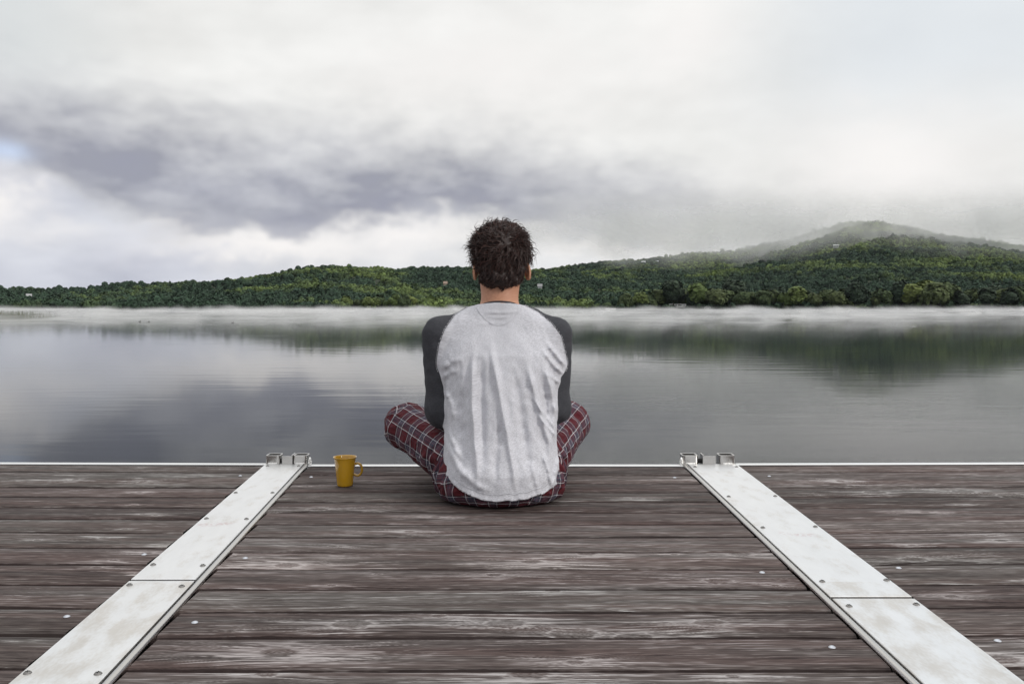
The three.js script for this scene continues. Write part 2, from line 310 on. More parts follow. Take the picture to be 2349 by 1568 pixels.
// single trees that can be told apart along the shore
{
  const bark = std({ color: rgb(0.09, 0.075, 0.06), roughness: 1 });
  const barkGeo = (h, seed) => { const r = rng(seed), list = []; const trunk = new THREE.CylinderGeometry(h * 0.008, h * 0.02, h * 0.8, 7, 4).translate(0, h * 0.4, 0); list.push(trunk); for (let i = 0; i < 6; i++) { const a = r() * 6.28, len = h * (0.18 + 0.14 * r()); list.push(new THREE.CylinderGeometry(h * 0.003, h * 0.008, len, 5).translate(0, len / 2, 0).rotateZ(0.7 + 0.3 * r()).rotateY(a).translate(0, h * (0.3 + 0.4 * r()), 0)); } return mergeGeometries(list); };
  const kinds = {
    light: { shape: { leaves: 1500, leaf: 0.12, tall: 1.6, lobes: 16, lobe: 0.7, core: 3 }, c: [0.115, 0.155, 0.04] },
    mid: { shape: { leaves: 1500, leaf: 0.12, tall: 1.45, lobes: 18, lobe: 0.68, core: 3 }, c: [0.062, 0.088, 0.03] },
    dark: { shape: { leaves: 1500, leaf: 0.12, tall: 1.8, lobes: 16, lobe: 0.7, core: 3 }, c: [0.026, 0.046, 0.024] },
  };
  const mats = {}, crowns = {}, barks = [barkGeo(1, 1), barkGeo(1, 2), barkGeo(1, 3)];
  for (const k in kinds) { mats[k] = [0, 1, 2].map((i) => std({ vertexColors: true, roughness: 0.85, color: rgb(...kinds[k].c.map((c, j) => c * (0.85 + 0.16 * i) * (j === 0 ? 0.92 + 0.08 * i : 1))) })); crowns[k] = [1, 2, 3].map((s) => crown(s * 17 + k.length * 31 + k.charCodeAt(0), kinds[k].shape)); }
  const nth = ['first', 'second', 'third', 'fourth', 'fifth', 'sixth', 'seventh', 'eighth', 'ninth', 'tenth', 'eleventh', 'twelfth', 'thirteenth', 'fourteenth', 'fifteenth', 'sixteenth', 'seventeenth', 'eighteenth', 'nineteenth', 'twentieth', 'twenty-first', 'twenty-second', 'twenty-third', 'twenty-fourth', 'twenty-fifth', 'twenty-sixth', 'twenty-seventh', 'twenty-eighth', 'twenty-ninth', 'thirtieth', 'thirty-first', 'thirty-second', 'thirty-third', 'thirty-fourth', 'thirty-fifth'];
  const word = { light: 'yellow-green', mid: 'olive green', dark: 'dark green' };
  const r = rng(321), count = {};
  const plant = (t, e, kind, where, group, back) => {
    const k = Math.atan(t / 2017), rr = shoreAt(t) + back, x = Math.sin(k) * rr, z = -Math.cos(k) * rr, y = ground(x, z) - 0.15, h = (Math.min(e * (t > 0 ? 1.3 : 1), 58 + 0.15 * e) / 2017 * rr * Math.cos(k) + EYE - y);
    const key = where + kind, n = count[key] = (count[key] ?? -1) + 1;
    const o = thing('shore_tree', `${nth[n]} ${word[kind]} tree from the left ${where}`, 'tree', [x, y, z], 0, group);
    const i = Math.floor(r() * 3), c = part('crown', crowns[kind][i], mats[kind][Math.floor(r() * 3)], o), top = kinds[kind].shape.tall + 0.55;
    const w = h * (kind === 'dark' ? 0.46 : 0.54) * (0.9 + 0.25 * r()); c.scale.set(w, h * 0.93 / top, w); c.position.y = h * 0.06; c.rotation.y = r() * 6;
    const b = part('trunk', barks[i], bark, o); b.scale.set(h, h, h);
  };
  const R = [[330, 440, 'mid'], [405, 438, 'light'], [510, 420, 'mid'], [575, 385, 'dark'], [640, 420, 'mid'], [710, 398, 'light'], [790, 425, 'mid'], [880, 388, 'dark'], [960, 432, 'mid'], [1030, 425, 'mid'], [1100, 418, 'dark'], [1150, 432, 'light'], [1210, 415, 'light'], [1290, 440, 'mid'], [1360, 428, 'mid'], [1430, 424, 'mid'], [1500, 384, 'dark'], [1570, 432, 'mid'], [1640, 420, 'mid'], [1730, 368, 'dark'], [1780, 392, 'light'], [1840, 360, 'light'], [1900, 396, 'mid'], [1960, 400, 'mid'], [2040, 432, 'dark'], [2120, 424, 'mid'], [2200, 412, 'dark'], [2280, 420, 'dark'], [2340, 408, 'dark'], [470, 470, 'mid'], [1000, 455, 'dark'], [1320, 462, 'mid'], [1600, 458, 'mid'], [450, 440, 'mid'], [540, 428, 'mid'], [610, 430, 'mid'], [675, 430, 'dark'], [750, 425, 'mid'], [840, 424, 'mid'], [920, 430, 'mid'], [1065, 430, 'mid'], [1250, 430, 'dark'], [1400, 436, 'mid'], [1465, 420, 'mid'], [1540, 430, 'dark'], [1690, 420, 'mid'], [2000, 418, 'dark'], [2080, 425, 'mid'], [2160, 420, 'dark'], [2245, 424, 'mid'], [2310, 418, 'mid']];
  R.sort((a, b) => a[0] - b[0]);
  R.forEach(([cx, cy, kind], i) => plant((cx / 2.025 + 1400) * 0.9176 - 1174.5, 705 - (cy / 2.025 + 520) * 0.9176, kind, 'in the row on the right far shore', 'trees along the right far shore', 10 + 8 * ((i * 7) % 3)));
  for (const [px, py, kind] of [[795, 676, 'light'], [820, 684, 'mid'], [842, 675, 'light'], [859, 681, 'light'], [868, 673, 'mid'], [887, 687, 'light'], [905, 671, 'light'], [924, 674, 'mid'], [942, 671, 'light']]) plant(px - 1174.5, 705 - py, kind, 'in the sunlit clump left of the man', 'sunlit trees on the shore left of the man', 9);
}

// houses on the slopes
{
  const glass = std({ color: rgb(0.03, 0.035, 0.04), roughness: 0.2 });
  for (const s of sites) {
    const [x, y, z] = s.at, o = thing(s.low ? 'hillside_building' : 'hillside_house', s.label, s.low ? 'building' : 'house', [x, y - 0.5, z], Math.atan2(-x, -z));
    const w = s.w, d = w * 0.6, h = s.low ? 4 : 4.6, rh = s.low ? 1.2 : 2.2;
    part('wall', new RoundedBoxGeometry(w, h, d, 1, 0.05).translate(0, h / 2, 0), std({ color: rgb(...s.wall), roughness: 0.8 }), o);
    const sh = new THREE.Shape(); sh.moveTo(-d / 2 - 0.5, 0); sh.lineTo(0, rh); sh.lineTo(d / 2 + 0.5, 0); sh.lineTo(0, -0.15); sh.closePath();
    part('roof', new THREE.ExtrudeGeometry(sh, { depth: w + 0.8, bevelEnabled: false }).translate(0, 0, -w / 2 - 0.4).rotateY(Math.PI / 2).translate(0, h + 0.02, 0), std({ color: rgb(...s.roof), roughness: 0.6 }), o);
    const n = Math.round(w / 3.2); for (let i = 0; i < n; i++) part('window', new THREE.BoxGeometry(1.2, 1.4, 0.1).translate((i - (n - 1) / 2) * 3, h * 0.55, d / 2 + 0.02), glass, o);
  }
}

// white camper, parked car and boats on the far shore
{
  const white = std({ color: rgb(0.82, 0.82, 0.8), roughness: 0.35 }), dark = std({ color: rgb(0.03, 0.03, 0.035), roughness: 0.3 }), tyreM = std({ color: rgb(0.03, 0.03, 0.03), roughness: 0.9 });
  const stand = (t, back) => { const k = Math.atan(t / 2017), r = shoreAt(t) + back; const x = Math.sin(k) * r, z = -Math.cos(k) * r; return [x, ground(x, z), z, Math.atan2(-x, -z)]; };
  {
    const [x, y, z, a] = stand(380, 7), o = thing('camper_trailer', 'long white camper trailer with dark windows on the right far shore', 'camper', [x, y, z], a);
    part('body', new RoundedBoxGeometry(11, 2.5, 2.5, 3, 0.3).translate(0, 1.85, 0), white, o);
    part('slide_out', new RoundedBoxGeometry(3.6, 1.9, 0.5, 2, 0.08).translate(1.4, 1.95, 1.4), white, o);
    for (const wx of [-4.3, -2.6, -0.9]) part('window', new THREE.BoxGeometry(1.0, 0.75, 0.06).translate(wx, 2.2, 1.27), dark, o);
    part('window', new THREE.BoxGeometry(2.2, 0.7, 0.06).translate(1.4, 2.25, 1.67), dark, o);
    part('door', new THREE.BoxGeometry(0.75, 1.8, 0.05).translate(4.2, 1.75, 1.27), std({ color: rgb(0.6, 0.6, 0.6), roughness: 0.4 }), o);
    part('stripe', new THREE.BoxGeometry(9.8, 0.12, 0.04).translate(-0.2, 1.15, 1.26), std({ color: rgb(0.2, 0.18, 0.16), roughness: 0.5 }), o);
    for (const wx of [-0.5, 0.5]) part('wheel', new THREE.CylinderGeometry(0.36, 0.36, 0.25, 18).rotateX(Math.PI / 2).translate(wx, 0.36, 1.15), tyreM, o);
    for (const wx of [-3, 2]) part('roof_vent', new RoundedBoxGeometry(0.9, 0.28, 0.9, 2, 0.06).translate(wx, 3.2, 0), white, o);
  }
  {
    const [x, y, z, a] = stand(449, 7), o = thing('parked_car', 'small pale car parked right of the white camper', 'car', [x, y, z], a);
    const s = new THREE.Shape(); s.moveTo(-2.1, 0.35); s.lineTo(-2.1, 0.85); s.lineTo(-1.2, 0.95); s.lineTo(-0.6, 1.5); s.lineTo(0.9, 1.5); s.lineTo(1.6, 0.98); s.lineTo(2.1, 0.9); s.lineTo(2.1, 0.35); s.closePath();
    part('body', new THREE.ExtrudeGeometry(s, { depth: 1.5, bevelSize: 0.08, bevelThickness: 0.1, bevelSegments: 2 }).translate(0, 0, -0.75), std({ color: rgb(0.6, 0.6, 0.6), roughness: 0.3 }), o);
    part('window', new THREE.BoxGeometry(1.7, 0.4, 0.04).translate(0.15, 1.22, 0.87), dark, o);
    for (const wx of [-1.35, 1.35]) part('wheel', new THREE.CylinderGeometry(0.32, 0.32, 0.2, 16).rotateX(Math.PI / 2).translate(wx, 0.32, 0.8), tyreM, o);
  }
  const boat = (t, back, len, label, canopy) => {
    const [x, , z, a] = stand(t, back), o = thing('moored_boat', label, 'boat', [x, WATER, z], a + 0.1), s = new THREE.Shape();
    s.moveTo(-len / 2, 0.75); s.quadraticCurveTo(-len * 0.45, -0.1, -len * 0.32, -0.15); s.lineTo(len * 0.46, -0.15); s.lineTo(len / 2, 0.7); s.closePath();
    part('hull', new THREE.ExtrudeGeometry(s, { depth: 1.5, bevelSize: 0.12, bevelThickness: 0.25, bevelSegments: 2 }).translate(0, 0, -0.75), white, o);
    part('deck_rail', new THREE.TorusGeometry(0.7, 0.03, 6, 20).scale(len * 0.55, 0.9, 1).rotateX(Math.PI / 2).translate(0, 1.1, 0), white, o);
    if (canopy) { part('canopy', new RoundedBoxGeometry(len * 0.5, 0.1, 1.8, 1, 0.04).translate(0.3, 2.1, 0), white, o); for (const [px, pz] of [[-1, 0.8], [1, 0.8], [-1, -0.8], [1, -0.8]]) part('canopy_pole', new THREE.CylinderGeometry(0.03, 0.03, 1.4, 6).translate(0.3 + px * len * 0.22, 1.4, pz), white, o); }
  };
  boat(226, -14, 6.5, 'white flat boat at the waterline left of the camper', false);
  boat(-330, -6, 4.4, 'white canopied boat at the shore below the sunlit trees', true);
}

// ================================================================ mist over the water, low cloud on the mountain
{
  const W = 1024, H = 512;
  const wisps = tex(W, H, (i, j) => {
    const u = i / W, v = j / H; let s = 0, a = 0.5;
    for (let k = 0, f = 5; k < 5; k++, f *= 2.1, a *= 0.55) s += a * tileNoise(u, v, f, f * 0.8, k + 4);
    return clamp(0.78 + 0.6 * s, 0, 1);
  });
  const soft = (o) => phys({ color: rgb(0.97, 0.97, 0.97), roughness: 1, specularIntensity: 0, transparent: true, vertexColors: true, thickness: 0, side: THREE.DoubleSide, ...o });
  // a slice through a drifting bank: x across, the second axis up (mist) or away (cloud)
  const slice = (NX, NY, at, alpha, uvAt) => {
    const pos = [], idx = [], uv = [], col = [];
    for (let i = 0; i <= NX; i++) for (let j = 0; j <= NY; j++) {
      const p = at(i / NX, j / NY); pos.push(...p); uv.push(...uvAt(...p)); col.push(1, 1, 1, clamp(alpha(p, i / NX, j / NY), 0, 1));
      if (i < NX && j < NY) { const a = i * (NY + 1) + j, b = a + NY + 1; idx.push(a, b, a + 1, b, b + 1, a + 1); }
    }
    return geo(pos, idx, null, uv, col, 4);
  };
  const mistM = soft({ alphaMap: wisps, transmission: 0.5 });
  const mist = tag(new THREE.Group(), 'white morning mist lying on the lake before the far shore', 'mist', null, 'stuff'); mist.name = 'lake_mist'; scene.add(mist);
  const banks = [[52, 0.14, 0.55], [68, 0.36, 0.6], [88, 0.62, 0.65], [116, 0.85, 0.7], [150, 0.85, 0.75], [200, 0.9, 0.85], [270, 0.9, 1.0], [360, 0.9, 1.25], [470, 0.9, 1.5]];
  banks.forEach(([d, a, h], s) => {
    const half = d * 0.72 + 40, sway = d * 0.09;
    part('mist_bank', slice(150, 14, (u, v) => { const x = lerp(-half, half, u), z = -d - sway * n2(x * 0.9 / d * 3 + s * 7, s) - sway * 0.35 * n2(x * 4 / d * 3, s + 4); return [x, WATER + 0.004 + h * 2.4 * v * v, z - h * 4.5 * v]; },
      ([x, y], u, v) => { const patch = 0.85 + 0.55 * n2(x * 2.2 / d + s * 5, s * 3) + 0.5 * n2(x * 9 / d + s, s * 2 + 9), tall = h * (0.75 + 0.45 * n2(x * 5 / d + s * 3, 7) + 1.9 * Math.pow(Math.max(0, n2(x * 17 / d + s * 8, 2)), 2) + 0.5 * n2(x * 41 / d, s)), k = (y - WATER) / tall; return a * clamp(patch * (d > 100 ? 1.15 : 1), d > 100 ? 0.45 : 0.05, 1.1) * Math.exp(-Math.pow(k, 1.6) * 1.1) * smoothstep(2.3 - k, 0, 1.2) * smoothstep(Math.min(u, 1 - u), 0, 0.08) * (1 - smoothstep(v, 0.8, 1)); },
      (x, y) => [x / (d * 0.55) + s * 0.37, (y - WATER) / (h * 5) + s * 0.61]), mistM, mist).userData.kind = 'stuff';
  });
  const cloudM = soft({ alphaMap: wisps, transmission: 0.5 });
  const cloud = tag(new THREE.Group(), 'low white cloud wrapped round the right mountain top', 'cloud', null, 'stuff'); cloud.name = 'low_cloud'; scene.add(cloud);
  [[1080, 0.62], [1240, 0.7], [1400, 0.78], [1540, 0.82]].forEach(([d, a], s) => {
    // the cloud's ragged underside, lifted over the summit
    const base = (k) => 95 * d / 1650 + 4 + (26 * Math.exp(-Math.pow((k - 0.405) / 0.06, 2)) + 17 * n2(k * 7 + s * 1.3, s * 0.6) + 10 * n2(k * 19, s)) * d / 1650;
    part('cloud_layer', slice(110, 40, (u, v) => { const k = lerp(-0.14, 0.95, u), z = -d - 40 * n2(k * 6, s + 2); return [-z * k, (55 + 330 * v * v) * d / 1650, z - 60 * v]; },
      ([x, y, z], u) => { const k = x / d, q = (y - base(k)) / (52 * d / 1650); return a * smoothstep(q, -0.5, 1.0) * (1 - smoothstep(y, 125 * d / 1650, 250 * d / 1650)) * smoothstep(k, -0.12, 0.2) * (1 - smoothstep(k, 0.8, 0.94)) * clamp(0.85 + 0.35 * n2(k * 9 + s * 3, y * 0.02), 0, 1); }, (x, y) => [x / 520 + s * 0.31, y / 300 + s * 0.17]), cloudM, cloud).userData.kind = 'stuff';
  });
}

// reeds at the left and ducks on the water
{
  const r = rng(9), blade = geo([-0.012, 0, 0, 0.012, 0, 0, 0.008, 0.5, 0.04, -0.008, 0.5, 0.04, 0, 1, 0.14], [0, 1, 2, 0, 2, 3, 3, 2, 4]);
  const n = 2600, m = new THREE.InstancedMesh(blade, std({ color: rgb(1, 1, 1), roughness: 0.8 }), n), o = new THREE.Object3D(), c = new THREE.Color();
  for (let i = 0; i < n; i++) { const x = -82 + 20 * Math.pow(r(), 0.8) + 3 * r(), z = -112 + (r() - 0.5) * 9; o.position.set(x, WATER - 0.1, z); o.rotation.set(0, r() * 6.28, 0); const s = (0.55 + 0.35 * r()) * (0.6 + 0.4 * smoothstep(-x, 58, 64)) * 1.5; o.scale.set(1.7, s, 1); o.updateMatrix(); m.setMatrixAt(i, o.matrix); m.setColorAt(i, c.setRGB(0.06 + 0.04 * r(), 0.08 + 0.03 * r(), 0.04)); }
  m.name = 'reeds'; scene.add(tag(m, 'grey green reeds standing in the mist at the left edge', 'reeds', null, 'stuff'));
  const body = ball(0, 0.07, 0, 0.24, 0.1, 0.11), tail = cone([-0.16, 0.1, 0], [-0.3, 0.16, 0], 0.05, 0.012), neck = cone([0.17, 0.1, 0], [0.2, 0.24, 0], 0.04, 0.03), head = ball(0.22, 0.26, 0, 0.055, 0.042, 0.04), bill = cone([0.25, 0.25, 0], [0.33, 0.24, 0], 0.02, 0.012);
  const q = polygonize((x, y, z) => smin(smin(smin(smin(body(x, y, z), tail(x, y, z), 0.05), neck(x, y, z), 0.04), head(x, y, z), 0.02), bill(x, y, z), 0.01), [-0.36, -0.08, -0.16], [0.38, 0.36, 0.16], 0.02);
  const duckGeo = geo(q.pos, q.idx, q.nor), duckM = std({ color: rgb(0.035, 0.03, 0.025), roughness: 0.7 });
  for (const [px, d, a, label] of [[320, 86, 0.3, 'tiny dark duck on the lake, left one of the close pair'], [341, 84, 2.9, 'tiny dark duck on the lake, right one of the close pair'], [533, 80, 0.1, 'tiny dark duck alone on the lake right of the pair']]) {
    const m2 = part('duck', duckGeo, duckM); m2.position.set((px - 1174.5) / 2017 * d, WATER, -d); m2.rotation.y = a; m2.scale.setScalar(0.45); tag(m2, label, 'duck', 'ducks on the lake');
  }
}

// thin morning air
scene.fog = new THREE.FogExp2(new THREE.Color().setRGB(0.82, 0.9, 1.0), 0.00002);

// ================================================================ dock
const dock = thing('wooden_dock', 'weathered brown plank dock with aluminium strips in the foreground', 'dock');
const ROWS = 16, ATLAS_L = 2.4, PLANK_W = 0.14;
// knots: row of the board -> [metres along, share across 0..1 (0 = far edge), size]
const knots = Array.from({ length: ROWS }, () => []);
{
  const r = rng(2024);
  const fixed = [[-0.535, 2.048, 1.3], [-0.319, 1.665, 1.5], [-0.026, 1.669, 1.5], [0.098, 1.618, 1.7], [0.438, 1.93, 1.2], [-0.42, 1.528, 1.6], [0.013, 1.441, 1.4], [0.033, 2.076, 1.1], [0.17, 2.142, 1], [-0.588, 2.619, 1.2], [0.093, 1.489, 0.7], [0.075, 1.868, 0.9], [-0.053, 1.974, 0.8], [-0.157, 1.712, 0.6], [0.361, 1.674, 1.2], [0.208, 1.6, 1.4], [0.543, 2.139, 1.2]];
  for (const [x, d, s] of fixed) { const q = (d - 1.458) / 0.14, i = Math.floor(q) + 1; if (i >= 0 && i < 14) knots[i].push([x + 0.8, 1 - (q - Math.floor(q)), s]); }
  for (let i = 0; i < ROWS; i++) { const n = i < 14 ? 2 + Math.floor(r() * 3) : 5; for (let k = 0; k < n; k++) knots[i].push([i < 14 && r() < 0.5 ? 1.55 + 0.8 * r() : r() * 2.4, 0.12 + 0.76 * r(), 0.35 + 0.75 * r() * r()]); }
}
const woodFields = (() => {
  const W = 2048, R = 128, H = ROWS * R, tone = new Float32Array(W * H), hue = new Float32Array(W * H), high = new Float32Array(W * H);
  const r = rng(31);
  for (let row = 0; row < ROWS; row++) {
    const seed = row * 13.7, cup = r() * 0.5 + 0.2, own = (r() - 0.5) * 0.46, reach = 0.6 + r() * 0.9, ringF = 120 + 160 * r(), bow = (r() - 0.5) * 0.03;
    for (let j = 0; j < R; j++) for (let i = 0; i < W; i++) {
      const x = i / W * ATLAS_L, w = (j / R) * PLANK_W; let g = w + 0.010 * n2(x * 0.7 + seed, w * 7) + 0.0035 * n2(x * 2.6 + seed, w * 26) + bow * Math.pow(x - 1.2, 2);
      let kd = 0, halo = 0, ring = 0, core = 0;
      for (const [kx, kw, ks] of knots[row]) {
        const dx = (x - kx) / (0.046 * ks), dw = (w - kw * PLANK_W) / (0.0165 * ks);
        if (Math.abs(dx) > 6 || Math.abs(dw) > 7) continue;
        const q = Math.sqrt(dx * dx * 0.5 + dw * dw), e = Math.exp(-(dx * dx * 0.16 + dw * dw * 0.1));
        g += Math.sign(dw || 1) * 0.010 * ks * e * Math.min(1, Math.abs(dw) * 0.8 + 0.1);
        const rr = Math.hypot(dx * 1.35, dw * 0.9) + 0.14 * n2(dx * 2 + row, dw * 2);
        core = Math.max(core, 1 - smoothstep(rr, 0.5, 0.72));
        ring = Math.max(ring, Math.exp(-Math.pow((rr - 0.85) / 0.17, 2)) * (0.5 + 0.5 * n2(dx * 4, dw * 4 + row)));
        halo = Math.max(halo, Math.exp(-Math.pow(q / 2.1, 2)) * 0.8);
        kd = Math.max(kd, core * (0.6 + 0.4 * Math.sin(rr * 26)));
      }
      const fibre = n2(x * 3.2 + seed, g * 230) * 0.5 + n2(x * 7 + seed * 2, g * 480) * 0.42 + n2(x * 18, g * 1000 + seed) * 0.26;
      const band = n2(x * 0.8 + seed * 3, g * 55) * 0.65 + n2(x * 2.0 - seed, g * 120) * 0.55;
      const rings = Math.sin(g * ringF * 6.28 + 2.2 * n2(x * 0.8, g * 30 + seed));
      const patch = n2(x * 1.6 + seed * 5, w * 9 + seed) * 0.6 + n2(x * 5 - seed, w * 30) * 0.4;
      const fleck = n2(x * 9 + seed, g * 62) * 0.6 + n2(x * 21 - seed, g * 120) * 0.5;
      let t = 0.31 + own * 0.5 + 0.12 * band + 0.26 * fibre + 0.12 * fleck + 0.04 * rings + 0.12 * patch;
      // pale, sun bleached fibres standing up in streaks
      const bleach = smoothstep(n2(x * 1.7 + seed * 2, g * 170) * 0.6 + fibre * 0.5 + fleck * 0.25 + patch * 0.3 + halo * 0.8, 0.46, 0.78);
      t += bleach * 0.36;
      // long dark checks
      const check = smoothstep(n2(x * 0.9 + seed * 4, g * 170) + 0.3 * n2(x * 3, g * 500 + seed), 0.70, 0.98);
      t -= check * 0.3; t += halo * (0.10 + 0.4 * Math.max(0, fibre + 0.2)); t = lerp(t, 0.84 + 0.5 * fibre, clamp(ring * 1.3, 0, 0.95)); t = lerp(t, 0.16 + 0.34 * kd + 0.2 * fibre, core * 0.75);
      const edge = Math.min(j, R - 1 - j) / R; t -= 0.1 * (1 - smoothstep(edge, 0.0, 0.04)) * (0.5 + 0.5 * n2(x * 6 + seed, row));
      const rim = (R - 1 - j) - 2.6 - 2.6 * n2(x * 2.1 + seed, row) - 1.6 * n2(x * 9 + seed, row + 4) - 0.8 * n2(x * 40, row), rim2 = j - 1.2 - 1.2 * n2(x * 3 + seed, row + 9) - 0.8 * n2(x * 14, row + 2);   // uneven near-black rim along the board's edges
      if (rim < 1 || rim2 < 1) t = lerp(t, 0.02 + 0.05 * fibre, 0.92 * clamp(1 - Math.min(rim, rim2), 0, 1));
      const o = (row * R + j) * W + i; tone[o] = t; hue[o] = 0.5 + 0.5 * n2(x * 0.7 + seed, w * 14 + 50) + (r() - 0.5) * 0.02;
      high[o] = clamp(0.55 + 0.28 * fibre + 0.12 * band + 0.06 * rings - 0.45 * check + 0.12 * ring - 0.12 * core + 0.1 * bleach, 0, 1);
    }
  }
  return { W, H, tone, hue, high };
})();
const woodRamp = (t, h) => {
  const dark = [0.020, 0.012, 0.0115], mid = [lerp(0.096, 0.110, h), lerp(0.085, 0.077, h), lerp(0.080, 0.070, h)], light = [0.44, 0.41, 0.405];
  const a = clamp(t, 0, 1); return [0, 1, 2].map((i) => a < 0.4 ? lerp(dark[i], mid[i], a / 0.4) : lerp(mid[i], light[i], Math.pow((a - 0.4) / 0.6, 1.1)));
};
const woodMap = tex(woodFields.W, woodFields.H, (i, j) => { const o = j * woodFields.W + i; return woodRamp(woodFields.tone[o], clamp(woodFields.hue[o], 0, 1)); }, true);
const woodBump = tex(woodFields.W, woodFields.H, (i, j) => woodFields.high[j * woodFields.W + i]);
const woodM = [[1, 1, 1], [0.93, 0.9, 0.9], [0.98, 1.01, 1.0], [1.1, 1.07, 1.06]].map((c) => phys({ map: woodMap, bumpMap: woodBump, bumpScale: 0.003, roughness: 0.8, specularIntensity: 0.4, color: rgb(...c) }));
woodM.forEach((m) => { m.name = 'weathered_wood'; });

function plank(x0, x1, zNear, zFar, row, uOff, mat, seed, { turn = 0, pivot = [0, 0], lift = 0 } = {}) {
  // board along x with worn, slightly wavy edges; far edge at -zFar
  const N = Math.max(8, Math.round((x1 - x0) / 0.035)), w = zFar - zNear, pos = [], nor = [], uv = [], idx = [];
  const prof = [[0, -0.036, 0, -1], [0, -0.008, -0.9, 0.3], [0.0026, -0.0038, -0.7, 0.7], [0.009, 0, -0.25, 1], [0.5, 0.0007, 0, 1], [-0.009, 0, 0.25, 1], [-0.0026, -0.0038, 0.7, 0.7], [0, -0.008, 0.9, 0.3], [0, -0.036, 0, -1]];
  const cup = 0.0006 * n2(seed * 3.1, 2), tilt = 0.0012 * n2(seed * 5.3, 8);
  for (let i = 0; i <= N; i++) {
    const x = lerp(x0, x1, i / N), wav = (s) => 0.0013 * n2(x * 3 + seed * 7, s) + 0.0007 * n2(x * 17 + seed, s + 5);
    prof.forEach(([a, y, nz, ny], k) => {
      const near = k < 4, q = k === 4 ? w / 2 : near ? 0.0032 + a + wav(1) : w - 0.0032 + a + wav(9);
      const z = -(zNear + q), f = clamp(q / w, 0, 1);
      pos.push(x, y + lift + tilt * (f - 0.5) * 2 + (k === 4 ? cup : 0) + 0.0006 * n2(x * 1.3 + seed, 4), z); const l = Math.hypot(nz, ny); nor.push(0, ny / l, -nz / l);
      uv.push((x - x0 + uOff) / ATLAS_L, (row + 0.006 + 0.988 * (1 - (k < 3 ? 0 : k > 5 ? 1 : f))) / ROWS);
    });
    if (i < N) for (let k = 0; k < 8; k++) { const a = i * 9 + k, b = a + 9; idx.push(a, b, a + 1, b, b + 1, a + 1); }
  }
  for (const i of [0, N]) { const b = pos.length / 3; for (let k = 0; k < 9; k++) { const a = (i * 9 + k) * 3; pos.push(pos[a], pos[a + 1], pos[a + 2]); nor.push(i ? 1 : -1, 0, 0); uv.push(0.001, (row + 0.1 + k * 0.09) / ROWS); } for (let k = 1; k < 8; k++) i ? idx.push(b, b + k, b + k + 1) : idx.push(b, b + k + 1, b + k); }
  const g = geo(pos, idx, nor, uv);
  if (turn) g.translate(-pivot[0], 0, -pivot[1]).rotateY(turn).translate(pivot[0], 0, pivot[1]);
  return part('plank', g, mat, dock);
}
// strips: [rail x near, rail x far, outer edge x near, outer x far] between depth 1.402 and 3.325
const strips = [{ side: -1, rail: [-0.634, -0.771], out: [-0.796, -0.935], joint: 1.916, end: 3.333 }, { side: 1, rail: [0.630, 0.647], out: [0.814, 0.853], joint: 1.800, end: 3.333 }];
const along = (p, d) => lerp(p[0], p[1], (d - 1.402) / (3.325 - 1.402));
const planks = [];
const edges = []; for (let d = 1.458 - 0.14 * 11; d < 3.2; d += 0.14) edges.push(d);
{
  const r = rng(404), jig = edges.map((_, i) => (i > 10 && r() - 0.5) * 0.006);
  const e = edges.map((d, i) => d + jig[i]); e[e.length - 1] = 3.145; e.push(3.313);
  for (let i = 0; i < e.length - 1; i++) {
    const n = i - 10, row = ((n % 14) + 14) % 14, mid = (e[i] + e[i + 1]) / 2;
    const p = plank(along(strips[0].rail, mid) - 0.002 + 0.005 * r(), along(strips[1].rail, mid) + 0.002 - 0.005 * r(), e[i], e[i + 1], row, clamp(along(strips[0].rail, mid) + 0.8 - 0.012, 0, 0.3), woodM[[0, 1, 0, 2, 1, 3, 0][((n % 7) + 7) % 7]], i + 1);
    planks.push({ p, z0: e[i], z1: e[i + 1], s: 0 });
  }
  for (const s of strips) {
    const e2 = []; for (let d = 1.470 - 0.1455 * 10; d < 3.2; d += 0.1455) e2.push(d + (r() - 0.5) * 0.005); e2[e2.length - 1] = 3.2; e2.push(3.337);
    for (let i = 0; i < e2.length - 1; i++) {
      const mid = (e2[i] + e2[i + 1]) / 2, inner = along(s.out, mid) + s.side * (0.003 + 0.006 * r()), outer = s.side * 2.95, row = (i * 5 + (s.side > 0 ? 3 : 8)) % 16;
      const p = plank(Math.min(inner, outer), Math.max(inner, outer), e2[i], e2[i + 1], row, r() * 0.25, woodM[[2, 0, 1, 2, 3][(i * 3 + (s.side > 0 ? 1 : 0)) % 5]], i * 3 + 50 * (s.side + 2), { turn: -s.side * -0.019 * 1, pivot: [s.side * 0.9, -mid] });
      planks.push({ p, z0: e2[i], z1: e2[i + 1], s: s.side });
    }
  }
}
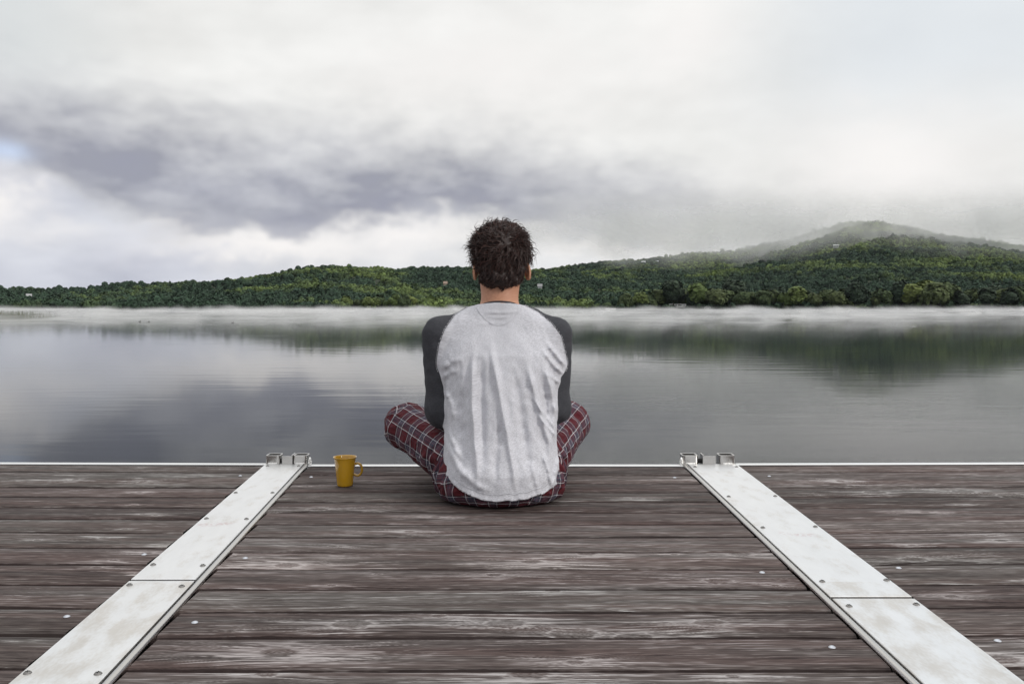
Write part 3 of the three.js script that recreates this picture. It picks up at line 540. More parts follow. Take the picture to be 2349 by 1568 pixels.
// aluminium: cover plates, rails, edge trim, post sockets
const smudge = (seed, stain) => tex(512, 1024, (i, j) => {
  const u = i / 512, v = j / 1024, x = u * 0.16, d = v * 3.4;
  const m = 0.5 * fbm2(x * 28 + seed, d * 7, 5) + 0.35 * fbm2(x * 9 - seed, d * 3, 4), sp = n2(x * 420, d * 300 + seed) > 0.86 ? 0.10 * Math.max(0, n2(x * 50, d * 30)) : 0, scratch = smoothstep(n2(x * 700 + d * 90, d * 25 + seed), 0.86, 1) * 0.09;
  let c = 0.87 + 0.06 * m - sp - scratch * 1.6; const st = Math.exp(-Math.pow((d - stain + 0.2 * (x - 0.08)) / 0.016, 2)) * smoothstep(n2(x * 60, d * 90) + 0.7 * n2(x * 15, d * 15), -0.5, 0.7) * smoothstep(x, 0.03, 0.06) * (1 - smoothstep(x, 0.12, 0.15)) * 0.32;
  const stainVignette = smoothstep(fbm2(x * 14 + seed * 2, d * 6 + 3, 6) + 0.16 * n2(x * 130, d * 60) + (d < 1.9 ? 0.25 : -0.2), -0.2, 0.9) * 0.3;  // stain patches, stronger at the near end to paint in a lens vignette
  return [c - st * 0.5 - stainVignette * 0.55, c - st * 0.85 - stainVignette * 0.66, c - st * 0.85 - stainVignette * 0.80].map((q) => clamp(q, 0, 0.95));
}, true, false);
const alu = { shiny: std({ color: rgb(0.60, 0.585, 0.565), metalness: 1, roughness: 0.2 }), trim: std({ color: rgb(0.8, 0.8, 0.8), metalness: 0.85, roughness: 0.5 }), weld: std({ color: rgb(0.85, 0.84, 0.82), metalness: 1, roughness: 0.35 }), screw: std({ color: rgb(0.22, 0.21, 0.20), metalness: 1, roughness: 0.35 }), bolt: std({ color: rgb(0.55, 0.56, 0.60), metalness: 1, roughness: 0.38 }) };
const screwGeo = (() => { const s = new THREE.LatheGeometry([[0, 0.0032], [0.003, 0.0031], [0.0052, 0.0022], [0.0066, 0.0006], [0.0068, 0]].map((p) => new THREE.Vector2(...p)), 18); return s; })();
const slotGeo = mergeGeometries([new THREE.BoxGeometry(0.0072, 0.0012, 0.0014).translate(0, 0.0030, 0), new THREE.BoxGeometry(0.0014, 0.00121, 0.0072).translate(0, 0.0030, 0)]);
const darkM = std({ color: rgb(0.02, 0.02, 0.02), roughness: 0.8 });
const TOP = 0.007;
const ang0 = (s) => Math.atan2(-((s.rail[1] + s.out[1]) - (s.rail[0] + s.out[0])) / 2, 3.325 - 1.402);
for (const s of strips) {
  const m = std({ map: smudge(s.side * 5 + 9, s.side < 0 ? 2.406 : 2.30), metalness: 0.95, roughness: 0.36 }), inner = (d) => along(s.rail, d) + s.side * 0.021, outer = (d) => along(s.out, d);
  const slab = (d0, d1) => {                                  // bevelled sheet between two depths
    const a = (x, d) => [x, -d], sh = [a(inner(d0), d0), a(outer(d0), d0), a(outer(d1), d1), a(inner(d1), d1)], pos = [], uv = [], idx = [], b = 0.0012;
    const ring = (y, k) => sh.forEach(([x, z]) => { const cx = (inner(d0) + outer(d0) + inner(d1) + outer(d1)) / 4, cz = -(d0 + d1) / 2; const X = x + Math.sign(cx - x) * k, Z = z + Math.sign(cz - z) * k; pos.push(X, y, Z); uv.push(Math.abs(X - inner(-Z)) / 0.16, -Z / 3.4); });
    ring(0.0008, 0); ring(TOP - b, 0); ring(TOP, b); ring(TOP, b);
    for (const k of [0, 4]) for (let i = 0; i < 4; i++) { const p = k + i, q = k + (i + 1) % 4; idx.push(p, q, p + 4, q, q + 4, p + 4); } idx.push(12, 13, 14, 12, 14, 15);
    if (s.side > 0) for (let i = 0; i < idx.length; i += 3) [idx[i], idx[i + 1]] = [idx[i + 1], idx[i]];
    const g = geo(pos, idx, null, uv).toNonIndexed(); g.computeVertexNormals(); return part('cover_plate', g, m, dock);
  };
  const far = slab(s.joint + 0.0065, s.end), near = slab(-0.1, s.joint - 0.0065);
  part('joint_packing', new THREE.BoxGeometry(0.15, 0.003, 0.02).translate((inner(s.joint) + outer(s.joint)) / 2, -0.004, -s.joint), darkM, dock);
  const pts = s.side < 0 ? [[-0.915, 3.289], [-0.79, 3.289], [-0.885, 2.814], [-0.767, 2.814], [-0.859, 2.47], [-0.745, 2.465], [-0.828, 2.027], [-0.711, 2.02], [-0.818, 1.879], [-0.703, 1.87], [-0.787, 1.427], [-0.671, 1.424]] : [[0.681, 3.271], [0.836, 3.271], [0.68, 2.757], [0.828, 2.763], [0.676, 2.368], [0.821, 2.378], [0.672, 1.903], [0.815, 1.912], [0.67, 1.746], [0.808, 1.756], [0.668, 1.3], [0.8, 1.3]];
  pts.forEach(([x, d], i) => { const host = d > s.joint ? far : near, q = part('screw', screwGeo, alu.screw, host); q.position.set(clamp(x, Math.min(inner(d), outer(d)) + 0.009, Math.max(inner(d), outer(d)) - 0.009), TOP, -d); const k = part('screw_slot', slotGeo, darkM, host); k.position.copy(q.position); k.rotation.y = i * 1.3; });
  part('floor_beam', new THREE.BoxGeometry(0.22, 0.06, 3.36).rotateY(ang0(s)).translate((along(s.rail, 1.7) + along(s.out, 1.7)) / 2, -0.066, -1.63), darkM, dock);  // near-black beam added so the gaps along the strip look dark
  // rounded rail on the inner side
  const dx = along(s.rail, 3.333) - along(s.rail, -0.1), len = Math.hypot(dx, 3.433), ang = Math.atan2(-dx, 3.433);
  part('edge_rail', new RoundedBoxGeometry(0.016, 0.028, len, 5, 0.0075).rotateY(ang).translate((along(s.rail, 3.333) + along(s.rail, -0.1)) / 2 + s.side * 0.010, -0.006, -1.6165), alu.shiny, dock);
  // two open square tubes and an angle standing at the dock's edge
  const tube = (x0, w) => {
    const o = new THREE.Shape(), q = w / 2, c = 0.011; const rr = (S, q2, c2) => { S.moveTo(-q2 + c2, -q2); S.lineTo(q2 - c2, -q2); S.quadraticCurveTo(q2, -q2, q2, -q2 + c2); S.lineTo(q2, q2 - c2); S.quadraticCurveTo(q2, q2, q2 - c2, q2); S.lineTo(-q2 + c2, q2); S.quadraticCurveTo(-q2, q2, -q2, q2 - c2); S.lineTo(-q2, -q2 + c2); S.quadraticCurveTo(-q2, -q2, -q2 + c2, -q2); };
    rr(o, q, c); const hole = new THREE.Path(); rr(hole, q - 0.004, c - 0.003); o.holes.push(hole);
    const t = part('post_socket', new THREE.ExtrudeGeometry(o, { depth: 0.16, bevelSize: 0.0008, bevelThickness: 0.0008, bevelSegments: 1, curveSegments: 5 }).rotateX(-Math.PI / 2).translate(x0 + w / 2, -0.122, -3.336 - w / 2 - 0.001), alu.shiny, dock);
    const r = rng(Math.round((x0 + 3) * 1000)), beads = []; for (let i = 0; i < 9; i++) beads.push(new THREE.SphereGeometry(0.0042, 8, 6).scale(1.1, 0.7 + 0.3 * r(), 0.8).translate(x0 + w / 2 + (i - 4) * 0.0036, TOP + 0.001, -3.3355 + 0.001 * r()));
    part('weld_bead', mergeGeometries(beads), alu.weld, t);
  };
  const tubes = s.side < 0 ? [[-0.936, 0.054], [-0.832, 0.053]] : [[0.648, 0.058], [0.789, 0.058]], mid = s.side < 0 ? [-0.873, -0.834] : [0.725, 0.773];
  tubes.forEach(([x, w]) => tube(x, w));
  const A = new THREE.Shape(), fl = s.side < 0 ? mid[1] : mid[0], th = 0.005 * -s.side; A.moveTo(mid[0], 3.337); A.lineTo(mid[1], 3.337); A.lineTo(mid[1], 3.342); A.lineTo(mid[0], 3.342); A.closePath();
  const leg = new THREE.Shape(); leg.moveTo(fl, 3.3425); leg.lineTo(fl - th, 3.3425); leg.lineTo(fl - th, 3.39); leg.lineTo(fl, 3.39); leg.closePath();
  const ex = (S, top) => new THREE.ExtrudeGeometry(S, { depth: 0.16, bevelEnabled: false }).rotateX(-Math.PI / 2).translate(0, top - 0.16, 0);
  part('angle_bracket', mergeGeometries([ex(A, 0.036), ex(leg, 0.040)]), alu.shiny, dock);
  const gap = s.side < 0 ? -0.8335 : 0.7165; part('pin_bolt', new THREE.CylinderGeometry(0.009, 0.009, 0.09, 12).rotateZ(Math.PI / 2).translate(gap, 0.014, -3.365), darkM, dock);
  const corner = []; const rc = rng(6); for (let i = 0; i < 10; i++) corner.push(new THREE.SphereGeometry(0.006, 8, 6).scale(0.8, 1, 0.9).translate(along(s.rail, 3.33) - s.side * (0.002 + 0.006 * rc()), 0.002 + i * 0.0028, -3.334 + 0.004 * rc())); part('weld_bead', mergeGeometries(corner), alu.weld, dock);
}
// white metal edge trim with fascia, three lengths
for (const [x0, x1, d, turn] of [[along(strips[0].rail, 3.33), along(strips[1].rail, 3.33), 3.314, 0], [-2.95, -0.937, 3.339, -1], [0.856, 2.95, 3.339, 1]]) {
  const g = mergeGeometries([new RoundedBoxGeometry(x1 - x0, 0.006, 0.030, 2, 0.0025).translate((x0 + x1) / 2, 0.001, -d - 0.0155), new RoundedBoxGeometry(x1 - x0, 0.2, 0.008, 2, 0.003).translate((x0 + x1) / 2, -0.1045, -d - 0.0265)]);
  if (turn) g.translate(-turn * 0.9, 0, d).rotateY(turn * 0.019).translate(turn * 0.9, 0, -d);
  part('edge_trim', g, alu.trim, dock);
}
for (const x of [-2.4, -1.5, -0.3, 0.3, 1.5, 2.4]) part('floor_beam', new THREE.BoxGeometry(0.06, 0.14, 3.3).translate(x, -0.11, -1.62), std({ color: rgb(0.1, 0.08, 0.07), roughness: 0.9 }), dock);
// carriage bolts: parts of the plank they sit in
{
  const dome = new THREE.SphereGeometry(0.0085, 20, 8, 0, 6.2832, 0, 0.95).translate(0, -0.0049, 0).scale(0.95, 0.8, 0.95);
  for (const [x, d] of [[-0.864, 1.705], [-0.604, 1.673], [-0.893, 2.133], [-0.638, 2.102], [-0.968, 3.13], [-0.71, 3.106], [0.566, 1.988], [0.565, 1.551], [0.89, 2.022], [0.874, 1.581], [0.914, 3.121], [0.573, 3.096]]) {
    const s = Math.abs(x) > 0.8 ? Math.sign(x) : 0, host = planks.find((p) => p.s === s && d >= p.z0 && d < p.z1); if (!host) continue;
    const b = part('bolt', dome, alu.bolt, host.p); b.position.set(x, 0.0012, -d);
  }
}

// ================================================================ mug
{
  const mug = thing('mug', 'yellow ceramic mug with handle standing on the dock left of the man', 'mug', [-0.562, 0.0015, -2.957]);
  const glaze = phys({ color: rgb(0.48, 0.262, 0.013), roughness: 0.16, clearcoat: 0.8, clearcoatRoughness: 0.05 });
  const P = (...a) => a.map((p) => new THREE.Vector2(...p));
  part('body', new THREE.LatheGeometry(P([0, 0.004], [0.022, 0.004], [0.0235, 0.0005], [0.0258, 0.0008], [0.0268, 0.004], [0.0285, 0.022], [0.0312, 0.05], [0.0338, 0.074], [0.0362, 0.089], [0.0388, 0.0945], [0.0397, 0.0962], [0.0392, 0.0972], [0.0375, 0.0962], [0.0345, 0.09], [0.0318, 0.074], [0.029, 0.05], [0.0262, 0.022], [0.0245, 0.009], [0.018, 0.0065], [0, 0.006]), 56), glaze, mug);
  const c = new THREE.CatmullRomCurve3([V(0.033, 0.072, 0), V(0.043, 0.0745, 0), V(0.053, 0.069, 0), V(0.057, 0.055, 0), V(0.0535, 0.041, 0), V(0.043, 0.0335, 0), V(0.030, 0.038, 0)]);
  const h = new THREE.TubeGeometry(c, 40, 0.0042, 12); part('handle', h, glaze, mug);
}

// ================================================================ person
const man = thing('person', 'person seen from behind sitting cross-legged in raglan shirt and plaid trousers', 'person');
{
  // ---- skeleton (metres, world axes; the man faces the lake, -z)
  const shL = [-0.225, 0.509, -2.83], shR = [0.134, 0.510, -2.83], elL = [-0.222, 0.272, -2.815], elR = [0.135, 0.28, -2.815], wrL = [-0.10, 0.175, -2.99], wrR = [0.03, 0.185, -3.0];
  const hipL = [-0.125, 0.095, -2.76], hipR = [0.055, 0.095, -2.76], knL = [-0.365, 0.187, -3.06], knR = [0.192, 0.188, -3.12], anL = [-0.085, 0.055, -3.15], anR = [0.0, 0.055, -3.2];
  // ---- torso: stacked rounded sections
  const cx = [[0, -0.031], [0.2, -0.036], [0.4, -0.034], [0.5, -0.042], [0.62, -0.042]], ha = [[0.0, 0.186], [0.1, 0.181], [0.2, 0.174], [0.32, 0.172], [0.38, 0.184], [0.42, 0.196], [0.5, 0.190], [0.56, 0.140], [0.60, 0.085], [0.63, 0.05]], hb = [[0, 0.167], [0.1, 0.164], [0.2, 0.130], [0.35, 0.119], [0.45, 0.115], [0.54, 0.088], [0.6, 0.064], [0.63, 0.05]], cz = [[0, -2.742], [0.1, -2.747], [0.2, -2.757], [0.35, -2.788], [0.45, -2.815], [0.54, -2.842], [0.62, -2.858]];
  const torso = (x, y, z) => {
    const yy = clamp(y, 0, 0.63), a = lin(ha, yy), b = lin(hb, yy), u = Math.abs(x - lin(cx, yy)) / a, w = Math.abs(z - lin(cz, yy)) / b, p = 2.35;
    const k = Math.pow(Math.pow(u, p) + Math.pow(w, p), 1 / p), d = (k - 1) * Math.min(a, b) * lerp(1, 0.9, Math.min(1, k));
    return Math.max(d, y - 0.63);
  };
  const traps = [cone([-0.04, 0.585, -2.85], shL.map((v, i) => v + [0.04, 0.012, 0][i]), 0.052, 0.05), cone([-0.04, 0.585, -2.85], shR.map((v, i) => v + [-0.04, 0.012, 0][i]), 0.052, 0.05)];
  const armL = (() => { const a = cone(shL, elL, 0.066, 0.051), b = cone(elL, wrL, 0.051, 0.036); return (x, y, z) => smin(a(x, y, z), b(x, y, z), 0.03); })(), armR = (() => { const a = cone(shR, elR, 0.061, 0.047), b = cone(elR, wrR, 0.047, 0.036); return (x, y, z) => smin(a(x, y, z), b(x, y, z), 0.03); })();
  const chest = (x, y, z) => smin(smin(torso(x, y, z), traps[0](x, y, z), 0.05), traps[1](x, y, z), 0.05);
  const arms = (x, y, z) => Math.min(armL(x, y, z), armR(x, y, z));
  // ---- folds of the back: chains of points, height, width; each swells in the middle and runs out at its ends
  const chains = [
    [[[-0.117, 0.50], [-0.121, 0.40], [-0.121, 0.32], [-0.112, 0.20], [-0.102, 0.12], [-0.098, 0.05]], 0.0105, 0.0105], [[[-0.072, 0.52], [-0.058, 0.44], [-0.040, 0.35], [-0.013, 0.21], [0.004, 0.12], [0.014, 0.035]], 0.0115, 0.0115],
    [[[0.035, 0.47], [0.055, 0.39], [0.080, 0.30], [0.112, 0.19], [0.118, 0.09]], 0.009, 0.011], [[[0.09, 0.45], [0.118, 0.36], [0.134, 0.28], [0.12, 0.16]], 0.008, 0.012],
    [[[-0.232, 0.40], [-0.19, 0.432], [-0.14, 0.445]], 0.0032, 0.012], [[[-0.226, 0.37], [-0.195, 0.398], [-0.165, 0.408]], 0.0026, 0.010], [[[-0.215, 0.35], [-0.19, 0.31], [-0.175, 0.25]], 0.004, 0.010],
    [[[0.178, 0.405], [0.14, 0.45], [0.10, 0.50]], 0.0065, 0.009], [[[0.174, 0.38], [0.13, 0.42], [0.09, 0.475]], 0.0055, 0.008], [[[0.165, 0.35], [0.125, 0.385], [0.10, 0.40]], 0.0035, 0.008],
    [[[0.05, 0.345], [0.10, 0.27], [0.145, 0.215]], 0.0035, 0.0055], [[[0.07, 0.285], [0.11, 0.235], [0.14, 0.20]], 0.0035, 0.005], [[[0.085, 0.18], [0.11, 0.11], [0.122, 0.05]], 0.006, 0.007], [[[0.055, 0.15], [0.07, 0.09], [0.08, 0.04]], 0.0035, 0.008], [[[0.145, 0.15], [0.13, 0.09], [0.12, 0.055]], 0.006, 0.007],
    [[[-0.205, 0.20], [-0.16, 0.12], [-0.10, 0.075], [-0.04, 0.05]], 0.005, 0.013], [[[-0.2, 0.23], [-0.17, 0.17], [-0.13, 0.13]], 0.003, 0.009],
    [[[-0.10, 0.586], [-0.04, 0.584], [0.03, 0.588]], 0.003, 0.006], [[[-0.085, 0.571], [-0.04, 0.568], [0.0, 0.572]], 0.002, 0.005], [[[-0.12, 0.548], [-0.05, 0.55], [0.0, 0.549]], 0.0015, 0.007],
    [[[-0.096, 0.46], [-0.092, 0.3], [-0.086, 0.1]], -0.010, 0.013], [[[0.0, 0.42], [0.024, 0.3], [0.052, 0.1]], -0.010, 0.018], [[[-0.155, 0.38], [-0.152, 0.25], [-0.14, 0.1]], -0.008, 0.016], [[[-0.03, 0.28], [-0.045, 0.18], [-0.055, 0.07]], -0.006, 0.012], [[[0.09, 0.39], [0.102, 0.32], [0.11, 0.23]], -0.006, 0.009],
  ].map(([pts, h, w]) => { const seg = [], L = pts.slice(1).map((p, i) => Math.hypot(p[0] - pts[i][0], p[1] - pts[i][1])), all = L.reduce((a, b) => a + b); let run = 0; L.forEach((l, i) => { seg.push([pts[i][0], pts[i][1], pts[i + 1][0] - pts[i][0], pts[i + 1][1] - pts[i][1], l * l, run / all, l / all]); run += l; }); return { seg, h, w: 1 / (w * w * 0.68) }; });
  const fold = (x, y, z) => {
    let s = 0, v = 0;
    for (const { seg, h, w } of chains) {
      let e = 9, at = 0; for (const [x0, y0, dx, dy, dd, a, l] of seg) { const q = clamp(((x - x0) * dx + (y - y0) * dy) / dd, 0, 1), ex = x - x0 - q * dx, ey = y - y0 - q * dy, k = (ex * ex + ey * ey) * w; if (k < e) { e = k; at = a + q * l; } }
      if (e > 7) continue; const q2 = h * Math.exp(-e) * smoothstep(Math.min(at, 1 - at), 0, 0.3) * (0.8 + 0.3 * n2(at * 5, h * 999)); if (h > 0) s += q2 * 1.4; else v = Math.min(v, q2 * 1.3);
    }
    const back = smoothstep(z - lin(cz, clamp(y, 0, 0.63)), -0.01, 0.05);
    return (s + v) * back + 0.0022 * n3(x * 15, y * 7, z * 15) + 0.0011 * n3(x * 42 + 5, y * 22, z * 42) * (1 - 0.6 * smoothstep(y, 0.4, 0.52)) + 0.0045 * (1 - back) * n3(x * 12, y * 16, z * 12 + 4);
  };
  const sleeveFold = (x, y, z) => 0.0016 * n3(x * 18, y * 24 + 9, z * 18) + 0.0035 * Math.max(0, n3(x * 14 + 3, y * 20 + z * 20, z * 9)) * smoothstep(0.42 - y, 0, 0.2);
  const hem = (x, z) => { const u = x + 0.031; return lerp(0.085, 0, smoothstep(z, -2.85, -2.68)) + (u < 0 ? 0.030 + 0.062 * Math.pow(Math.min(1, -u / 0.17), 2.4) : 0.030 + 0.034 * Math.pow(Math.min(1, u / 0.17), 2.2)) + 0.003 * n2(x * 25, 3); };
  const shirt = (x, y, z) => {
    const t = chest(x, y, z) - fold(x, y, z) - 0.008 * Math.exp(-Math.pow((y - hem(x, z)) / 0.012, 2)) * 0.25, a = arms(x, y, z) - sleeveFold(x, y, z);
    return Math.max(smin(t, a, 0.014), hem(x, z) - y, (y - 0.611 - (z + 2.80) * 0.36) * 0.9);
  };
  const q = polygonize(shirt, [-0.33, 0.005, -3.08], [0.25, 0.66, -2.54], 0.0054);
  // cut along the raglan seams: sleeve where f > 0
  const seamL = [[0.40, -0.238], [0.44, -0.236], [0.483, -0.229], [0.53, -0.212], [0.577, -0.182], [0.60, -0.145], [0.618, -0.104], [0.66, -0.09]], seamR = [[0.40, 0.178], [0.43, 0.176], [0.51, 0.155], [0.55, 0.125], [0.586, 0.083], [0.605, 0.045], [0.618, 0.018], [0.66, 0.005]];
  const raglan = (x, y, z) => { const up = Math.max(lin(seamL, y) - x, x - lin(seamR, y)), low = chest(x, y, z) - arms(x, y, z); return lerp(low, up, smoothstep(y, 0.375, 0.43)); };
  const cut = (Q, f) => {
    const A = { p: [], n: [] }, B = { p: [], n: [] }, line = [], n = Q.pos.length / 3, fv = new Float32Array(n); for (let i = 0; i < n; i++) fv[i] = f(Q.pos[3 * i], Q.pos[3 * i + 1], Q.pos[3 * i + 2]);
    const vert = (i) => ({ p: Q.pos.slice(3 * i, 3 * i + 3), n: Q.nor.slice(3 * i, 3 * i + 3), f: fv[i] }), mixv = (a, b) => { const t = a.f / (a.f - b.f); return { p: a.p.map((v, i) => lerp(v, b.p[i], t)), n: a.n.map((v, i) => lerp(v, b.n[i], t)), f: 0 }; };
    const add = (S, poly) => { for (let i = 1; i < poly.length - 1; i++) for (const v of [poly[0], poly[i], poly[i + 1]]) { S.p.push(...v.p); S.n.push(...v.n); } };
    for (let i = 0; i < Q.idx.length; i += 3) {
      const T = [vert(Q.idx[i]), vert(Q.idx[i + 1]), vert(Q.idx[i + 2])], pos = T.filter((v) => v.f > 0).length;
      if (pos === 3) { add(A, T); continue; } if (pos === 0) { add(B, T); continue; }
      const pa = [], pb = [], cutp = [];
      for (let k = 0; k < 3; k++) { const a = T[k], b = T[(k + 1) % 3]; (a.f > 0 ? pa : pb).push(a); if ((a.f > 0) !== (b.f > 0)) { const m = mixv(a, b); pa.push(m); pb.push(m); cutp.push(m); } }
      add(A, pa); add(B, pb); if (cutp.length === 2) line.push(cutp);
    }
    return { A, B, line };
  };
  const { A: sleeves, B: panel, line: seam } = cut(q, raglan);
  const uvAround = (p, c, r) => { const uv = []; for (let i = 0; i < p.length; i += 9) { const a = []; for (let k = 0; k < 3; k++) a.push(Math.atan2(p[i + 3 * k] - c[0], p[i + 3 * k + 2] - c[1])); for (let k = 1; k < 3; k++) { if (a[k] - a[0] > 3.2) a[k] -= 6.2832; if (a[k] - a[0] < -3.2) a[k] += 6.2832; } for (let k = 0; k < 3; k++) uv.push(a[k] * r, p[i + 3 * k + 1]); } return uv; };
  // heathered jersey: light and dark yarn flecks lying along the rows
  const heather = (base, lo, hi) => { const t = tex(1024, 1024, (i, j) => { const u = i / 1024, v = j / 1024; const ca = Math.cos(u * 6.2832), sa = Math.sin(u * 6.2832), s = 0.75 * n3(ca * 7, sa * 7, v * 95) + 0.6 * n3(ca * 16, sa * 16, v * 190 + 7) + 0.3 * n3(ca * 40, sa * 40, v * 330); const k = clamp(0.55 + 0.5 * s, 0, 1); return base.map((c) => c * lerp(lo, hi, k)); }, true); t.repeat.set(1 / 0.3, 1 / 0.3); return t; };
  const knit = (() => { const t = tex(512, 512, (i, j) => 0.5 + 0.3 * tileNoise(i / 512, j / 512, 90, 150, 2) + 0.2 * tileNoise(i / 512, j / 512, 30, 50, 5)); t.repeat.set(1 / 0.2, 1 / 0.2); return t; })();
  const greyM = phys({ map: heather([0.62, 0.62, 0.665], 0.72, 1.15), bumpMap: knit, bumpScale: 0.0009, roughness: 0.95 }), charM = phys({ map: heather([0.045, 0.046, 0.054], 0.7, 1.3), bumpMap: knit, bumpScale: 0.0009, roughness: 0.95, sheen: 0.12, sheenRoughness: 0.5, sheenColor: rgb(0.5, 0.5, 0.55) });
  const sh = part('shirt', geo(panel.p, null, panel.n, uvAround(panel.p, [-0.035, -2.79], 0.16)), greyM, man); sh.userData.label = 'light grey heather body of the shirt';
  for (const s of [-1, 1]) {
    const p = [], n = []; for (let i = 0; i < sleeves.p.length; i += 9) if (Math.sign(sleeves.p[i] + sleeves.p[i + 3] + sleeves.p[i + 6] + 0.12) === s) { p.push(...sleeves.p.slice(i, i + 9)); n.push(...sleeves.n.slice(i, i + 9)); }
    part('sleeve', geo(p, null, n, uvAround(p, s < 0 ? [-0.215, -2.85] : [0.13, -2.85], 0.06)), charM, sh).userData.label = 'charcoal raglan sleeve';
  }
  { // cover stitching: short threads across the seams
    const list = [], r = rng(3), th = new THREE.CapsuleGeometry(0.0007, 0.0034, 2, 5), up = V(0, 1, 0);
    let acc = 0;
    for (const [a, b] of seam) { const pa = V(...a.p), pb = V(...b.p), L = pa.distanceTo(pb); acc += L; if (acc < 0.0038) continue; acc = 0; if (pa.y < 0.40) continue; const dir = pb.clone().sub(pa).normalize(), nn = V(...a.n).normalize(), side = dir.clone().cross(nn).normalize(); for (const w of [-0.0026, 0.0026]) list.push(th.clone().applyQuaternion(new THREE.Quaternion().setFromUnitVectors(up, dir.clone().addScaledVector(side, 0.7).normalize())).translate(pa.x + nn.x * 0.0008 + side.x * w, pa.y + nn.y * 0.0008 + side.y * w, pa.z + nn.z * 0.0008 + side.z * w)); }
    const thread = std({ color: rgb(0.5, 0.5, 0.53), roughness: 0.9 }); for (const s of [-1, 1]) { const own = list.filter((g) => { g.computeBoundingBox(); return Math.sign(g.boundingBox.min.x + 0.042) === s; }); if (own.length) part('seam_stitching', mergeGeometries(own), thread, sh).userData.kind = 'stuff'; }
    // ribbed collar and the hem's double stitch line, neck patch seam
    const col = new THREE.CatmullRomCurve3([0, 1, 2, 3, 4, 5, 6, 7, 8, 9, 10, 11].map((i) => { const a = i / 12 * 6.2832; return V(-0.040 + 0.0665 * Math.sin(a), 0.592 + 0.0255 * Math.cos(a), -2.868 + 0.066 * Math.cos(a)); }), true);
    part('collar', new THREE.TubeGeometry(col, 72, 0.0058, 8, true), charM, sh);
    const onBack = (x, y) => { let z = -2.5; for (let i = 0; i < 80; i++) { const d = shirt(x, y, z); if (d < 0.0004) break; z -= Math.max(0.0006, d * 0.8); } return z; };
    const arc = []; for (let i = 0; i <= 24; i++) { const a = -1 + i / 12, x = -0.042 + 0.072 * a, y = 0.60 - 0.058 * (1 - a * a) * 0.98 - 0.0; arc.push(V(x, y, onBack(x, y) + 0.0004)); }
    part('yoke_seam', new THREE.TubeGeometry(new THREE.CatmullRomCurve3(arc), 60, 0.0006, 5), greyM, sh);
    const hemPts = []; for (let i = 0; i <= 40; i++) { const x = lerp(-0.178, 0.118, i / 40), y = hem(x, -2.62) + 0.021; hemPts.push(V(x, y, onBack(x, y) + 0.0002)); }
    part('hem_stitch', new THREE.TubeGeometry(new THREE.CatmullRomCurve3(hemPts), 120, 0.0008, 5), std({ color: rgb(0.42, 0.42, 0.45), roughness: 1 }), sh);
  }
  // ---- trousers
  const smax = (a, b, k) => -smin(-a, -b, k);
  const thL = cone(hipL, knL, 0.096, 0.073), thR = cone(hipR, knR, 0.098, 0.076), snL = cone(knL, anL, 0.074, 0.05), snR = cone(knR, anR, 0.074, 0.05), seat = ball(-0.036, 0.058, -2.752, 0.204, 0.128, 0.158);
  const bunch = (x, y, z, s) => { const h = s < 0 ? [-0.225, 0.09, -2.75] : [0.16, 0.09, -2.76], e = Math.exp(-((x - h[0]) ** 2 + (y - h[1]) ** 2 + (z - h[2]) ** 2) / 0.006); return e * 0.009 * Math.sin((x * s * 0.4 + y * 0.75 - z * 0.9) * 120 + 2 * n3(x * 12, y * 12, z * 12)); };
  const trousers = (x, y, z) => {
    let d = smin(smin(thL(x, y, z), thR(x, y, z), 0.05), seat(x, y, z), 0.035);
    d = smin(d, Math.min(snL(x, y, z), snR(x, y, z)), 0.025);
    const near = 1 - smoothstep(d, 0.003, 0.011);
    d -= near * (0.005 * n3(x * 11, y * 11 + 3, z * 11) + 0.0045 * Math.pow(1 - Math.abs(n3(x * 9 + 2, y * 16, z * 9)), 5) + 0.004 * Math.pow(1 - Math.abs(n3(x * 20, y * 26 + 4, z * 20)), 4) + bunch(x, y, z, x < -0.036 ? -1 : 1));
    return smax(d, 0.0015 - y, 0.03);
  };
  const tq = polygonize(trousers, [-0.47, -0.01, -3.27], [0.29, 0.32, -2.57], 0.0068);
  const P = [], N = [], U = [];
  {
    const bones = [[hipL, knL, 0.088], [hipR, knR, 0.088], [knL, anL, 0.06], [knR, anR, 0.06]].map(([a, b, r]) => { const A = V(...a), d = V(...b).sub(A), len = d.length(); d.normalize(); const up = V(0, 1, 0).addScaledVector(d, -d.y).normalize(); return { A, d, len, up, side: d.clone().cross(up), r }; });
    const f = [thL, thR, snL, snR], v = V(0, 0, 0);
    for (let i = 0; i < tq.idx.length; i += 3) {
      const id = [tq.idx[i], tq.idx[i + 1], tq.idx[i + 2]], c = [0, 1, 2].map((k) => (tq.pos[3 * id[0] + k] + tq.pos[3 * id[1] + k] + tq.pos[3 * id[2] + k]) / 3);
      const ds = f.map((g) => g(...c)); let best = ds.indexOf(Math.min(...ds)); const hipSide = seat(...c) < ds[best] + 0.012; if (hipSide) best = -1;
      const angs = id.map((k) => { v.set(tq.pos[3 * k], tq.pos[3 * k + 1], tq.pos[3 * k + 2]); if (best < 0) return [Math.atan2(v.x + 0.036, v.z + 2.748), v.y + 0.55 * Math.hypot(v.x + 0.036, v.z + 2.748), 0.165]; const b = bones[best]; v.sub(b.A); return [Math.atan2(v.dot(b.side), v.dot(b.up)), v.dot(b.d) + best * 0.013, b.r]; });
      for (let k = 1; k < 3; k++) { if (angs[k][0] - angs[0][0] > 3.2) angs[k][0] -= 6.2832; if (angs[k][0] - angs[0][0] < -3.2) angs[k][0] += 6.2832; }
